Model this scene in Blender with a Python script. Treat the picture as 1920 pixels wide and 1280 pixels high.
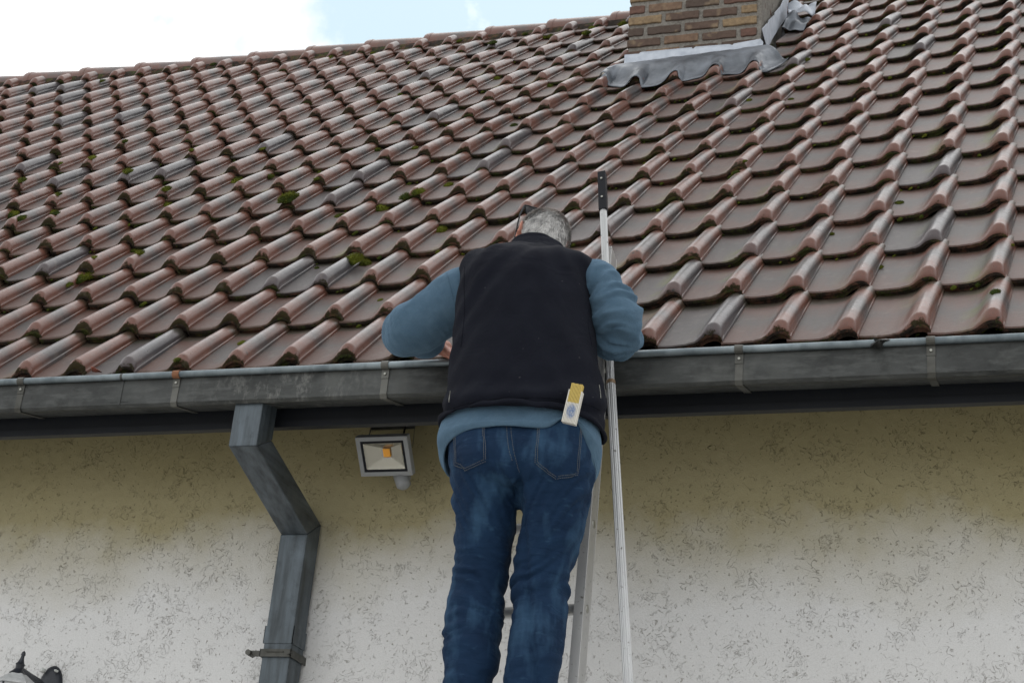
import bpy, bmesh, math, random
import numpy as np
from mathutils import Vector, Matrix, noise as mnoise

random.seed(7); rng = np.random.default_rng(7)
for o in list(bpy.data.objects): bpy.data.objects.remove(o)
scene = bpy.context.scene
col = scene.collection

# ------------------------------------------------------------------ camera
CAM = np.array([1.13755, -4.60627, 1.86303])
MC = np.array([[0.950381, -0.047704, -0.307408], [0.298765, 0.415326, 0.859211], [0.086695, -0.908421, 0.408968]])
FPX = 3110.525
cam = bpy.data.cameras.new('camera'); co = bpy.data.objects.new('camera', cam); col.objects.link(co)
cx, cy, cz = MC[:, 0], -MC[:, 1], -MC[:, 2]
co.matrix_world = Matrix(((cx[0], cy[0], cz[0], CAM[0]), (cx[1], cy[1], cz[1], CAM[1]), (cx[2], cy[2], cz[2], CAM[2]), (0, 0, 0, 1)))
cam.sensor_width = 36; cam.lens = FPX / 1920 * 36; cam.clip_end = 3000; cam.clip_start = .05
cam.dof.use_dof = True; cam.dof.focus_distance = 4.75; cam.dof.aperture_fstop = 18
scene.camera = co

# ------------------------------------------------------------------ world: soft cloudy daylight
SUN_EL, SUN_ROT = math.radians(56), math.radians(8)
w = bpy.data.worlds.new('World'); scene.world = w; w.use_nodes = True
nt = w.node_tree; nt.nodes.clear()
N = nt.nodes.new; LK = nt.links.new
out = N('ShaderNodeOutputWorld'); bg = N('ShaderNodeBackground'); bg.inputs[1].default_value = .1
sky = N('ShaderNodeTexSky'); sky.sky_type = 'NISHITA'; sky.sun_disc = False
sky.sun_elevation = SUN_EL; sky.sun_rotation = SUN_ROT; sky.air_density = 1.0; sky.dust_density = 1.5; sky.ozone_density = 1.2
tc = N('ShaderNodeTexCoord'); mp = N('ShaderNodeMapping'); mp.inputs['Location'].default_value = (1.25, .6, .35)
nz = N('ShaderNodeTexNoise'); nz.inputs['Scale'].default_value = 5.5; nz.inputs['Detail'].default_value = 9; nz.inputs['Roughness'].default_value = .56
LK(tc.outputs['Generated'], mp.inputs[0]); LK(mp.outputs[0], nz.inputs['Vector'])
cr = N('ShaderNodeValToRGB'); cr.color_ramp.elements[0].position = .46; cr.color_ramp.elements[1].position = .56
# a clear gap in the clouds behind the ridge, noise gives it a ragged edge
dp_ = N('ShaderNodeVectorMath'); dp_.operation = 'DISTANCE'; dp_.inputs[1].default_value = (-.255, .765, .60); LK(tc.outputs['Generated'], dp_.inputs[0])
m1 = N('ShaderNodeMath'); m1.operation = 'MULTIPLY_ADD'; m1.inputs[1].default_value = .95; m1.inputs[2].default_value = -.135; LK(dp_.outputs['Value'], m1.inputs[0])
m2 = N('ShaderNodeMath'); m2.operation = 'MINIMUM'; m2.inputs[1].default_value = .16; LK(m1.outputs[0], m2.inputs[0])
m3 = N('ShaderNodeMath'); m3.operation = 'ADD'; LK(nz.outputs['Fac'], m3.inputs[0]); LK(m2.outputs[0], m3.inputs[1])
LK(m3.outputs[0], cr.inputs[0])
nz2 = N('ShaderNodeTexNoise'); nz2.inputs['Scale'].default_value = 3.2; nz2.inputs['Detail'].default_value = 5
LK(mp.outputs[0], nz2.inputs['Vector'])
cc = N('ShaderNodeMixRGB'); cc.inputs[1].default_value = (9.0, 9.15, 9.5, 1); cc.inputs[2].default_value = (15.5, 15.6, 15.6, 1)
cr2 = N('ShaderNodeValToRGB'); cr2.color_ramp.elements[0].position = .36; cr2.color_ramp.elements[1].position = .56; LK(nz2.outputs['Fac'], cr2.inputs[0]); LK(cr2.outputs[0], cc.inputs[0])
sm = N('ShaderNodeMixRGB'); sm.blend_type = 'MIX'; sm.inputs[0].default_value = .8; sm.inputs[2].default_value = (8.2, 10.3, 11.3, 1)
LK(sky.outputs[0], sm.inputs[1])
mx = N('ShaderNodeMixRGB'); LK(cr.outputs[0], mx.inputs[0]); LK(sm.outputs[0], mx.inputs[1]); LK(cc.outputs[0], mx.inputs[2])
LK(mx.outputs[0], bg.inputs[0]); LK(bg.outputs[0], out.inputs[0])

sun = bpy.data.lights.new('sun', 'SUN'); so = bpy.data.objects.new('sun', sun); col.objects.link(so)
sun.energy = 1.0; sun.angle = math.radians(64); sun.color = (1, .985, .96)
sd = Vector((math.sin(SUN_ROT) * math.cos(SUN_EL), math.cos(SUN_ROT) * math.cos(SUN_EL), math.sin(SUN_EL)))
so.rotation_euler = sd.to_track_quat('Z', 'Y').to_euler()
vs = scene.view_settings; vs.view_transform = 'Standard'; vs.look = 'None'; vs.gamma = 1; vs.exposure = 0.0; vs.use_curve_mapping = False

# ------------------------------------------------------------------ helpers
def at(px, py, Y):
    """point on the vertical plane y = Y seen at photo pixel (px, py)"""
    r = MC @ np.array([(px - 960) / FPX, (py - 640) / FPX, 1.])
    return CAM + r * ((Y - CAM[1]) / r[1])
def empty(name, loc=(0, 0, 0)):
    o = bpy.data.objects.new(name, None); col.objects.link(o); o.location = loc; o.empty_display_size = .1; return o
def tag(o, label=None, cat=None, group=None, kind=None):
    if label: o['label'] = label
    if cat: o['category'] = cat
    if group: o['group'] = group
    if kind: o['kind'] = kind
    return o
def setparent(o, p):
    if p is not None:
        o.parent = p; o.matrix_parent_inverse = Matrix.Identity(4)
        # geometry is written in world space: undo the parent's own offset
        off = Vector((0, 0, 0)); q = p
        while q is not None: off += q.location; q = q.parent
        o.location = o.location - off
def mesh_obj(name, verts, faces, mat=None, parent=None, smooth=False, angle=40, mats=None, fmat=None):
    me = bpy.data.meshes.new(name); me.from_pydata([tuple(map(float, v)) for v in verts], [], faces); me.update()
    o = bpy.data.objects.new(name, me); col.objects.link(o)
    for m in (mats or [mat]):
        if m: me.materials.append(m)
    if fmat: me.polygons.foreach_set('material_index', fmat)
    if smooth:
        me.polygons.foreach_set('use_smooth', [True] * len(me.polygons)); me.set_sharp_from_angle(angle=math.radians(angle))
    setparent(o, parent); return o
class MB:
    """collects simple shapes into one mesh"""
    def __init__(s): s.v = []; s.f = []
    def add(s, v, f):
        k = len(s.v); s.v += [tuple(map(float, q)) for q in v]; s.f += [tuple(k + i for i in q) for q in f]; return s
    def box(s, a, b, M=None):
        v = [(x, y, z) for x in (a[0], b[0]) for y in (a[1], b[1]) for z in (a[2], b[2])]
        if M is not None: v = [tuple(M @ Vector(q)) for q in v]
        return s.add(v, [(0, 1, 3, 2), (4, 6, 7, 5), (0, 4, 5, 1), (2, 3, 7, 6), (0, 2, 6, 4), (1, 5, 7, 3)])
    def prism(s, prof, x0, x1, z0=None, z1=None, axis='x'):
        """closed profile of (y, z) swept along x; dz tilts it"""
        n = len(prof); dz = 0 if z0 is None else z0; dz1 = 0 if z1 is None else z1
        v = [(x0, y, z + dz) for y, z in prof] + [(x1, y, z + dz1) for y, z in prof]
        f = [(i, (i + 1) % n, n + (i + 1) % n, n + i) for i in range(n)] + [tuple(range(n))[::-1], tuple(range(n, 2 * n))]
        return s.add(v, f)
    def tube(s, pts, rad, seg=12, caps=True, sq=None):
        pts = [Vector(p) for p in pts]; rs = rad if hasattr(rad, '__len__') else [rad] * len(pts)
        k = len(s.v); t0 = (pts[1] - pts[0]).normalized(); up = Vector((0, 0, 1)) if abs(t0.z) < .9 else Vector((1, 0, 0))
        a = t0.cross(up).normalized(); v = []
        for i, p in enumerate(pts):
            t = (pts[min(i + 1, len(pts) - 1)] - pts[max(i - 1, 0)]).normalized()
            a = (a - t * a.dot(t)).normalized(); b = t.cross(a)
            for j in range(seg):
                th = 2 * math.pi * j / seg; v.append(tuple(p + (a * math.cos(th) + b * math.sin(th)) * rs[i]))
        f = [(i * seg + j, i * seg + (j + 1) % seg, (i + 1) * seg + (j + 1) % seg, (i + 1) * seg + j) for i in range(len(pts) - 1) for j in range(seg)]
        if caps: f += [tuple(range(seg))[::-1], tuple(range((len(pts) - 1) * seg, len(pts) * seg))]
        return s.add(v, f)
    def build(s, name, mat, parent=None, smooth=False, angle=40, bevel=0):
        o = mesh_obj(name, s.v, s.f, mat, parent, smooth, angle)
        bm = bmesh.new(); bm.from_mesh(o.data); bmesh.ops.recalc_face_normals(bm, faces=bm.faces); bm.to_mesh(o.data); bm.free()
        if smooth: o.data.set_sharp_from_angle(angle=math.radians(angle))
        if bevel:
            m = o.modifiers.new('bevel', 'BEVEL'); m.width = bevel; m.segments = 2; m.limit_method = 'ANGLE'; m.angle_limit = math.radians(35)
        return o

# ------------------------------------------------------------------ materials
class Mat:
    def __init__(s, name, rough=.6, metal=0., spec=.5, color=(.5, .5, .5)):
        s.m = bpy.data.materials.new(name); s.m.use_nodes = True; s.t = s.m.node_tree; s.b = s.t.nodes['Principled BSDF']
        s.b.inputs['Roughness'].default_value = rough; s.b.inputs['Metallic'].default_value = metal
        s.b.inputs['Specular IOR Level'].default_value = spec; s.b.inputs['Base Color'].default_value = (*color, 1)
    def n(s, typ, **k):
        q = s.t.nodes.new('ShaderNode' + typ)
        for a, v in k.items():
            if a[0] == '_': setattr(q, a[1:], v)
            else:
                key = a.replace('_', ' ')
                q.inputs[key if key in q.inputs else a].default_value = v
        return q
    def l(s, a, b): s.t.links.new(a, b)
    def coord(s, kind='Object', scale=(1, 1, 1), loc=(0, 0, 0)):
        t = s.n('TexCoord'); m = s.n('Mapping'); m.inputs['Scale'].default_value = scale; m.inputs['Location'].default_value = loc
        s.l(t.outputs[kind], m.inputs[0]); return m.outputs[0]
    def pos(s, scale=(1, 1, 1)):
        t = s.n('NewGeometry'); m = s.n('Mapping'); m.inputs['Scale'].default_value = scale
        s.l(t.outputs['Position'], m.inputs[0]); return m.outputs[0]
    def noise(s, v, scale, detail=4, rough=.5, dist=0):
        q = s.n('TexNoise'); q.inputs['Scale'].default_value = scale; q.inputs['Detail'].default_value = detail
        q.inputs['Roughness'].default_value = rough; q.inputs['Distortion'].default_value = dist; s.l(v, q.inputs['Vector']); return q.outputs['Fac']
    def ramp(s, f, *st):
        q = s.n('ValToRGB'); e = q.color_ramp.elements
        while len(e) < len(st): e.new(.5)
        for i, (p, c) in enumerate(st):
            e[i].position = p; e[i].color = (c, c, c, 1) if not hasattr(c, '__len__') else (*c, 1)
        s.l(f, q.inputs[0]); return q.outputs[0]
    def mix(s, f, a, b, mode='MIX'):
        q = s.n('MixRGB', _blend_type=mode)
        for i, x in ((0, f), (1, a), (2, b)):
            if isinstance(x, (int, float)): q.inputs[i].default_value = x if i == 0 else (x, x, x, 1)
            elif isinstance(x, tuple): q.inputs[i].default_value = (*x, 1)
            else: s.l(x, q.inputs[i])
        return q.outputs[0]
    def math(s, op, a, b=0., c=0.):
        q = s.n('Math', _operation=op)
        for i, x in enumerate((a, b, c)):
            if isinstance(x, (int, float)): q.inputs[i].default_value = x
            else: s.l(x, q.inputs[i])
        return q.outputs[0]
    def attr(s, name, kind='GEOMETRY', out='Fac'):
        q = s.n('Attribute', _attribute_type=kind, _attribute_name=name); return q.outputs[out]
    def color(s, c): s.l(c, s.b.inputs['Base Color'])
    def rough(s, c): s.l(c, s.b.inputs['Roughness'])
    def bump(s, h, strength=.3, dist=.01):
        q = s.n('Bump'); q.inputs['Strength'].default_value = strength; q.inputs['Distance'].default_value = dist
        s.l(h, q.inputs['Height']); s.l(q.outputs[0], s.b.inputs['Normal']); return s

# roof tile: satin clay engobe, greyer in the middle, redder towards the ends
def tile_material():
    m = Mat('clay_tile', .34, spec=.43)
    tone = m.math('ADD', m.attr('tone', 'OBJECT'), m.attr('tone_v', 'GEOMETRY'))
    uv = m.n('UVMap'); sep = m.n('SeparateXYZ'); m.l(uv.outputs[0], sep.inputs[0])
    u, v = sep.outputs[0], sep.outputs[1]
    P = m.pos()
    off = m.n('CombineXYZ'); m.l(m.math('MULTIPLY', tone, 37.), off.inputs[0])
    va = m.n('VectorMath', _operation='ADD'); m.l(P, va.inputs[0]); m.l(off.outputs[0], va.inputs[1]); Q = va.outputs[0]
    n1 = m.noise(Q, 7, 3, .55); n2 = m.noise(Q, 40, 4, .6); n3 = m.noise(Q, 260, 3, .6)
    # how grey: high in the middle of the exposed length
    vv = m.math('SUBTRACT', 1., m.math('ABSOLUTE', m.math('MULTIPLY_ADD', v, 2., -1.05)))
    g = m.math('ADD', m.math('MULTIPLY', vv, 1.5), m.math('MULTIPLY_ADD', n1, 1.5, -1.0))
    g = m.math('ADD', g, m.math('MULTIPLY_ADD', tone, 1.1, -.88))
    g = m.math('ADD', g, m.math('MULTIPLY_ADD', m.noise(m.coord(scale=(9, .9, 9)), 3.2, 4, .6), 1.3, -.65))
    g = m.ramp(g, (.0, 0.), (1.0, 1.))
    red = m.mix(n2, (.108, .042, .028), (.152, .065, .046))
    gry = m.mix(n2, (.046, .042, .043), (.082, .073, .072))
    c = m.mix(g, red, gry)
    dark = m.ramp(tone, (.86, 0.), (.9, 1.))
    c = m.mix(m.math('MULTIPLY', dark, .8), c, (.055, .055, .062))
    # brown dust in the pan
    pan = m.ramp(u, (.50, 1.), (.66, 0.))
    c = m.mix(m.math('MULTIPLY', pan, .55), c, m.mix(n1, (.036, .026, .022), (.058, .047, .041)))
    # algae and lichen where damp
    sx = m.n('SeparateXYZ'); m.l(P, sx.inputs[0])
    low = m.ramp(sx.outputs[2], (0, 1.), (1, 1.))
    band = m.math('MULTIPLY', m.ramp(u, (.30, 0.), (.55, 1.), (.82, 0.)), m.ramp(m.noise(P, 1.3, 2), (.47, 0.), (.60, 1.)))
    band = m.math('MULTIPLY', band, m.ramp(n1, (.42, 0.), (.6, .75)))
    c = m.mix(band, c, (.12, .125, .04))
    li = m.math('MULTIPLY', m.ramp(n3, (.66, 0.), (.70, 1.)), m.ramp(m.noise(P, 5, 2), (.52, 0.), (.62, .6)))
    c = m.mix(li, c, (.30, .31, .25))
    sp = m.ramp(m.noise(Q, 55, 2, .5), (.27, .85), (.31, 0.))
    c = m.mix(sp, c, (.03, .028, .025))
    # dirt at the lap above
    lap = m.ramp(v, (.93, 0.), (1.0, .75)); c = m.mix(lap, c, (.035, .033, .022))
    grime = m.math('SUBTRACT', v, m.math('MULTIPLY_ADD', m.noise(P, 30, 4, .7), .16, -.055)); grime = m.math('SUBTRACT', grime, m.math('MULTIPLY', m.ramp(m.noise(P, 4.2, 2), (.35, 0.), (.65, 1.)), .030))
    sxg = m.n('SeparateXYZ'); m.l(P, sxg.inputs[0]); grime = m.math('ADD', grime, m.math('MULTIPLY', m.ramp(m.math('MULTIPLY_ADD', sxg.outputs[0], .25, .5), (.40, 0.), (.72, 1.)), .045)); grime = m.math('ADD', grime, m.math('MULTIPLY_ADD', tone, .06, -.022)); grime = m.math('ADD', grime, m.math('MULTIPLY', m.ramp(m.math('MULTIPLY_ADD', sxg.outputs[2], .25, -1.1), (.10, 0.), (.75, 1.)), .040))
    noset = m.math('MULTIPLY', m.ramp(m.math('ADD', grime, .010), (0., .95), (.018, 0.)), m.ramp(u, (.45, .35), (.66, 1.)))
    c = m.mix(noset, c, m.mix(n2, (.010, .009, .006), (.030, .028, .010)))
    # run-off streaks and dust
    rs_ = m.ramp(m.noise(m.coord(scale=(14, .8, 14)), 5, 5, .65), (.52, 0.), (.72, .45)); c = m.mix(rs_, c, (.045, .036, .03))
    du = m.ramp(m.noise(P, 19, 5, .7), (.55, 0.), (.75, .40)); c = m.mix(du, c, (.17, .145, .125))
    m.color(c)
    r = m.ramp(n2, (.3, .27), (.75, .40)); r = m.mix(band, r, .8); r = m.mix(m.math('MULTIPLY', pan, .8), r, .58); r = m.mix(noset, r, .95); m.rough(r); m.l(m.mix(noset, .43, .05), m.b.inputs['Specular IOR Level'])
    hb = m.math('ADD', n3, m.math('MULTIPLY', n2, 2.))
    m.bump(hb, .10, .004)
    return m.m
def edge_material():
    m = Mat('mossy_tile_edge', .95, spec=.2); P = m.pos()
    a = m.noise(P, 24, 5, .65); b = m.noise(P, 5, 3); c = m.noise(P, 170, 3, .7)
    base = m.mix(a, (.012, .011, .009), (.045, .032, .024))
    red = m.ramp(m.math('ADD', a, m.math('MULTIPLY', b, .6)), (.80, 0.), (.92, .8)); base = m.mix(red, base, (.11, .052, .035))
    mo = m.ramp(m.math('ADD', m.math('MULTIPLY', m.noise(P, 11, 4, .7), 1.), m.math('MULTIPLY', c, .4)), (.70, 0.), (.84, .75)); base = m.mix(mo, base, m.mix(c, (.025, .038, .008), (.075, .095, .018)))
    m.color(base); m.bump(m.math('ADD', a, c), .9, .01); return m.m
def moss_material():
    m = Mat('moss', 1., spec=.1); P = m.pos(); a = m.noise(P, 13, 3); b = m.noise(P, 320, 2, .7); tip = m.attr('tip')
    c = m.mix(m.ramp(a, (.42, 0.), (.62, 1.)), (.020, .032, .006), (.105, .115, .012)); c = m.mix(m.math('MULTIPLY', b, .6), c, (.022, .03, .008))
    c = m.mix(m.math('MULTIPLY', tip, .7), c, (.17, .17, .02))
    m.color(c); return m.m
def stucco_material():
    m = Mat('stucco', .92, spec=.25); P = m.pos()
    d = m.noise(P, 3, 3)
    # worm-like drag marks: thin contour lines of a warped noise, kept only in patches
    def worms(sc, wid, msk_sc, lo, hi, dist):
        q = m.noise(P, sc, 2.5, .55, dist)
        ln = m.math('ABSOLUTE', m.math('SUBTRACT', q, .5)); ln = m.ramp(ln, (0., 1.), (wid, 0.))
        return m.math('MULTIPLY', ln, m.ramp(m.noise(P, msk_sc, 4, .65), (lo, 0.), (hi, 1.)))
    w1 = worms(34, .012, 10, .53, .585, .9); w2 = worms(58, .017, 17, .56, .61, .8); w3 = worms(20, .007, 9, .57, .61, .6)
    pit = m.ramp(m.noise(P, 95, 2, .5), (.26, 1.), (.31, 0.))
    wm = m.math('MAXIMUM', m.math('MAXIMUM', w1, w2), m.math('MAXIMUM', w3, pit))
    fine = m.noise(P, 220, 4, .65); med = m.noise(P, 28, 4, .55)
    base = m.mix(d, (.62, .62, .61), (.68, .685, .68))
    # yellow-green weathering stain with the eave's shade painted into its colour, ends unevenly
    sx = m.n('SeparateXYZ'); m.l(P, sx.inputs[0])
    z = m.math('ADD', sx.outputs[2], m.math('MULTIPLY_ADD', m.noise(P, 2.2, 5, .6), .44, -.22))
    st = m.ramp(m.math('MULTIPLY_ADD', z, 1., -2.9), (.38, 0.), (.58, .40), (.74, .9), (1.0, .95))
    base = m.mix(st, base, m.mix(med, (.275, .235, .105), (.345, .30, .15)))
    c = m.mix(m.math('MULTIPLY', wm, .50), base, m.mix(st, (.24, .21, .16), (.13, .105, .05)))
    c = m.mix(m.math('MULTIPLY', m.ramp(fine, (.3, 1.), (.5, 0.)), .12), c, (.25, .24, .2))
    m.color(c)
    h = m.math('SUBTRACT', m.math('ADD', m.math('MULTIPLY', fine, .35), m.math('MULTIPLY', med, .5)), m.math('MULTIPLY', wm, 1.3))
    m.bump(h, .7, .006); return m.m
def zinc_material(name, dark, light, streak=(1, 1, .18), rough=.5, metal=.35, stain=True):
    m = Mat(name, rough, metal, .5); P = m.pos(streak); a = m.noise(P, 9, 5, .6); b = m.noise(m.pos(), 26, 5, .65); c0 = m.noise(m.pos(), 3.2, 3)
    c = m.mix(m.ramp(a, (.32, 0.), (.68, 1.)), dark, light)
    if stain:
        c = m.mix(m.ramp(b, (.56, 0.), (.70, .35)), c, tuple(x * .6 for x in dark))
        c = m.mix(m.ramp(m.math('ADD', c0, m.math('MULTIPLY', b, .3)), (.70, 0.), (.80, .55)), c, tuple(min(1, x * 1.5) for x in light))
    if name == 'gutter_zinc':
        sx = m.n('SeparateXYZ'); m.l(m.pos(), sx.inputs[0]); dx = m.math('ABSOLUTE', m.math('ADD', sx.outputs[0], 1.22)); near = m.ramp(dx, (.10, 1.), (.42, 0.))
        sp_ = m.ramp(m.math('ADD', m.noise(m.pos((1, 1, .4)), 22, 6, .75), m.math('MULTIPLY', m.noise(m.pos(), 70, 3, .7), .25)), (.62, 0.), (.85, .5)); c = m.mix(m.math('MULTIPLY', sp_, near), c, (.30, .30, .28))
        c = m.mix(m.ramp(m.noise(m.pos((.25, 1, 1)), 55, 4, .65), (.48, 0.), (.72, .55)), c, (.095, .10, .095))
        c = m.mix(m.ramp(m.noise(m.pos((1, 1, .5)), 6, 4, .6), (.52, 0.), (.66, .5)), c, (.085, .088, .08))
    m.color(c); m.rough(m.ramp(b, (.3, rough - .1), (.7, rough + .15))); m.bump(b, .12, .003); return m.m
def plain(name, c, rough=.6, metal=0., var=.25, sc=40, bump=.1, spec=.5):
    m = Mat(name, rough, metal, spec); P = m.coord(); a = m.noise(P, sc, 5, .6)
    m.color(m.mix(a, tuple(x * (1 - var) for x in c), tuple(min(1, x * (1 + var)) for x in c))); m.bump(a, bump, .004); return m.m
def brick_material():
    m = Mat('old_brick', .9, spec=.2); P = m.pos(); t = m.attr('tone', 'OBJECT'); a = m.noise(P, 38, 5, .65); b = m.noise(P, 11, 3)
    q = m.n('ValToRGB'); q.color_ramp.interpolation = 'CONSTANT'; e = q.color_ramp.elements
    cols = [(.0, (.110, .076, .060)), (.28, (.145, .082, .064)), (.45, (.09, .068, .056)), (.60, (.27, .195, .115)), (.84, (.19, .125, .085))]
    while len(e) < len(cols): e.new(.5)
    for i, (p, c) in enumerate(cols): e[i].position = p; e[i].color = (*c, 1)
    m.l(t, q.inputs[0])
    c = m.mix(m.math('MULTIPLY', m.ramp(a, (.35, 0.), (.7, 1.)), .55), q.outputs[0], (.06, .042, .034))
    c = m.mix(m.ramp(b, (.58, 0.), (.7, .5)), c, (.33, .25, .16)); m.color(c); m.bump(a, .9, .008); return m.m
def mortar_material():
    m = Mat('mortar', .95, spec=.2); P = m.pos(); a = m.noise(P, 60, 5, .7); b = m.noise(P, 9, 3)
    m.color(m.mix(m.ramp(m.math('ADD', a, m.math('MULTIPLY', b, .5)), (.5, 0.), (.9, 1.)), (.12, .11, .095), (.26, .245, .22))); m.bump(a, 1., .012); return m.m

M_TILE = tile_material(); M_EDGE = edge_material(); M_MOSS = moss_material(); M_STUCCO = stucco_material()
M_GUT = zinc_material('gutter_zinc', (.019, .021, .020), (.044, .047, .045), (.35, 1, 1), .52, .3)
_gm = M_GUT
M_BEAD = zinc_material('gutter_bead', (.09, .115, .13), (.20, .235, .25), (1.5, 1, 1), .4, .5)
M_PIPE = zinc_material('downpipe_zinc', (.036, .044, .048), (.105, .130, .150), (3.2, 3.2, .30), .42, .35)
M_PIPE2 = zinc_material('downpipe_zinc_slant', (.032, .038, .042), (.105, .125, .14), (3.6, .28, 3.6), .42, .35, False)
M_STRAP = zinc_material('strap_metal', (.045, .045, .038), (.10, .10, .09), (1, 1, 1), .5, .4)
M_RUST = plain('rusty_strap', (.20, .085, .04), .8, .1, .4, 60, .4)
M_FASCIA = plain('dark_painted_board', (.009, .011, .015), .45, 0, .4, 14, .15)
M_SOFFIT = plain('dark_boards', (.03, .03, .033), .8, 0, .3, 20)
M_LEAD = zinc_material('lead_sheet', (.055, .064, .076), (.135, .15, .172), (1, 1, 1), .45, .35)
M_STRIP = zinc_material('zinc_strip', (.36, .40, .46), (.50, .54, .60), (2, 2, 2), .55, .05, False)
M_BRICK = brick_material(); M_MORTAR = mortar_material()
M_BLACK = plain('black_plastic', (.006, .007, .010), .55, 0, .3, 30, spec=.2)
M_IRON = plain('black_cast_iron', (.016, .019, .026), .42, .1, .4, 60, .35)
M_LAMPGREY = plain('grey_cast_aluminium', (.25, .26, .265), .5, .2, .12, 50, .15)
M_SCREW = plain('screw_metal', (.30, .30, .27), .4, .8, .2, 90)
def alu_material(name, c=(.50, .50, .49), ribs=0):
    m = Mat(name, .38, .55, .5); P = m.coord(scale=(1, 1, .12)); a = m.noise(P, 60, 4, .6); b = m.noise(m.coord(), 55, 5, .7)
    k = m.mix(a, tuple(x * .8 for x in c), c); k = m.mix(m.ramp(b, (.62, 0.), (.67, .8)), k, (.10, .09, .075)); m.color(k); m.bump(a, .15, .002); return m.m
M_ALU = alu_material('ladder_aluminium'); M_ALU2 = alu_material('pole_aluminium', (.56, .57, .57))

# ------------------------------------------------------------------ ground
g = mesh_obj('ground', [(-400, -400, 0), (400, -400, 0), (400, 400, 0), (-400, 400, 0)], [(0, 1, 2, 3)], plain('paving_and_gravel', (.47, .455, .43), .9, 0, .2, 3))
tag(g, kind='structure')

# ------------------------------------------------------------------ house
house = empty('house', (-1.5, .46, 0))
tag(house, 'single storey house with cream stucco wall and red brown clay pantile roof', 'house')
WY = .46                                     # outer face of the wall
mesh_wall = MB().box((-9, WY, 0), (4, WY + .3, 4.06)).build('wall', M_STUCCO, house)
MB().box((-9, .036, 3.797), (4, .058, 4.02)).box((-9, .030, 3.797), (4, .0355, 3.822)).build('fascia', M_FASCIA, house)

# roof surface, a gently sagging plane: column c, course r
W_T, G_T = .205, 0.368773
UP = np.array([1.2e-05, 0.688671, 0.725074]); NR = np.array([0.0, -0.725074, 0.688671])
KD = np.array([[-0.03568, 0.09672, 0.09452], [-0.07048, -0.23827, -0.38075], [-0.01749, 0.14251, 0.3136]])
O3 = np.array([0, 0, 4.0])
def surf(c, r, h=0.):
    u = (c + 10) / 15; v = (r - 7) / 8; B = np.array([v * v, u * v, u * u])
    return O3 + np.array([1, 0, 0]) * W_T * (c + B @ KD[0]) + UP * G_T * (r + B @ KD[1]) + NR * (W_T * (B @ KD[2]) + h)
# roof deck (dark boards under the tiles), both slopes
V = []; F = []
cs = np.linspace(-42, 16, 30); rs = np.linspace(.12, 15.5, 14)
for c in cs:
    for r in rs: V.append(surf(c, r, -.045))
n2 = len(rs)
for i in range(len(cs) - 1):
    for j in range(n2 - 1): F.append((i * n2 + j, (i + 1) * n2 + j, (i + 1) * n2 + j + 1, i * n2 + j + 1))
k = len(V)
for c in cs:
    t = surf(c, 15.5, -.045); V += [t, t + np.array([0, 4.1, -4.2])]
for i in range(len(cs) - 1): F.append((k + 2 * i, k + 2 * i + 1, k + 2 * i + 3, k + 2 * i + 2))
roof = mesh_obj('roof', V, F, M_SOFFIT, house)

# one pantile: profile across (u, height), stations along the slope
PROF = [(-.04, .002), (.0, .001), (.10, -.001), (.22, -.0015), (.34, 0), (.43, .001), (.50, .004), (.56, .009), (.62, .018), (.675, .031),
        (.725, .043), (.775, .051), (.83, .0555), (.88, .0555), (.925, .051), (.96, .043), (.982, .031), (.988, .025), (.990, .014), (1.002, .011), (1.003, -.001)]
TT = .026
def tile_mesh(name, seed, cut=9.):
    r_ = random.Random(seed)
    ST = [(0., .60, .0), (.004, .68, .004), (.012, .80, .0045), (.024, .93, .005), (.030, .99, .005), (.036, 1.0, .005), (.14, .96, .005), (.26, .86, .005), (G_T + .006, .74, .005), (G_T + .05, .68, .004)]
    ST = [s for s in ST if s[0] < cut]; V = []; UV = []; F = []; FM = []
    np_ = len(PROF)
    for y, s, e in ST:
        base = TT * (1 - y / G_T) - (.005 - e)
        for u, h in PROF:
            hh = h * (s if h > .004 else 1.)
            yy = y + (.004 * math.sin(u * 3.1 + seed) if y < .05 else 0)
            V.append((u * W_T, yy, base + hh + (.004 if h > .03 and y < .3 else 0) * 0)); UV.append((u, y / G_T))
    for i in range(len(ST) - 1):
        for j in range(np_ - 1): F.append((i * np_ + j, i * np_ + j + 1, (i + 1) * np_ + j + 1, (i + 1) * np_ + j)); FM.append(0)
    # front face in two steps (rebate line), and a hanging underside
    k = len(V)
    for (dz, dy) in ((.010, 0.0), (.0105, .006), (.0275, .007), (.0285, .10)):
        for j, (u, h) in enumerate(PROF):
            p = V[j]; z = max(p[2] - dz, -.004) if u < .985 else min(p[2], max(p[2] - dz, -.004))
            V.append((p[0], p[1] + dy, z)); UV.append((u, 0))
    for s in range(4):
        a = 0 if s == 0 else k + (s - 1) * np_; b = k + s * np_
        for j in range(np_ - 1): F.append((a + j + 1, a + j, b + j, b + j + 1)); FM.append(1)
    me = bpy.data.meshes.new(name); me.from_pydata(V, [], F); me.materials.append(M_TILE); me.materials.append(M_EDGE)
    me.polygons.foreach_set('material_index', FM); me.polygons.foreach_set('use_smooth', [True] * len(F))
    uvl = me.uv_layers.new(name='UVMap')
    for l in me.loops: uvl.data[l.index].uv = UV[l.vertex_index]
    me.update(); me.set_sharp_from_angle(angle=math.radians(38))
    return me
TILES = [tile_mesh('roof_tile', s) for s in range(6)]; TOPS = [tile_mesh('roof_tile', s, .2) for s in range(6)]      # the last course is cut short under the ridge

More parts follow.
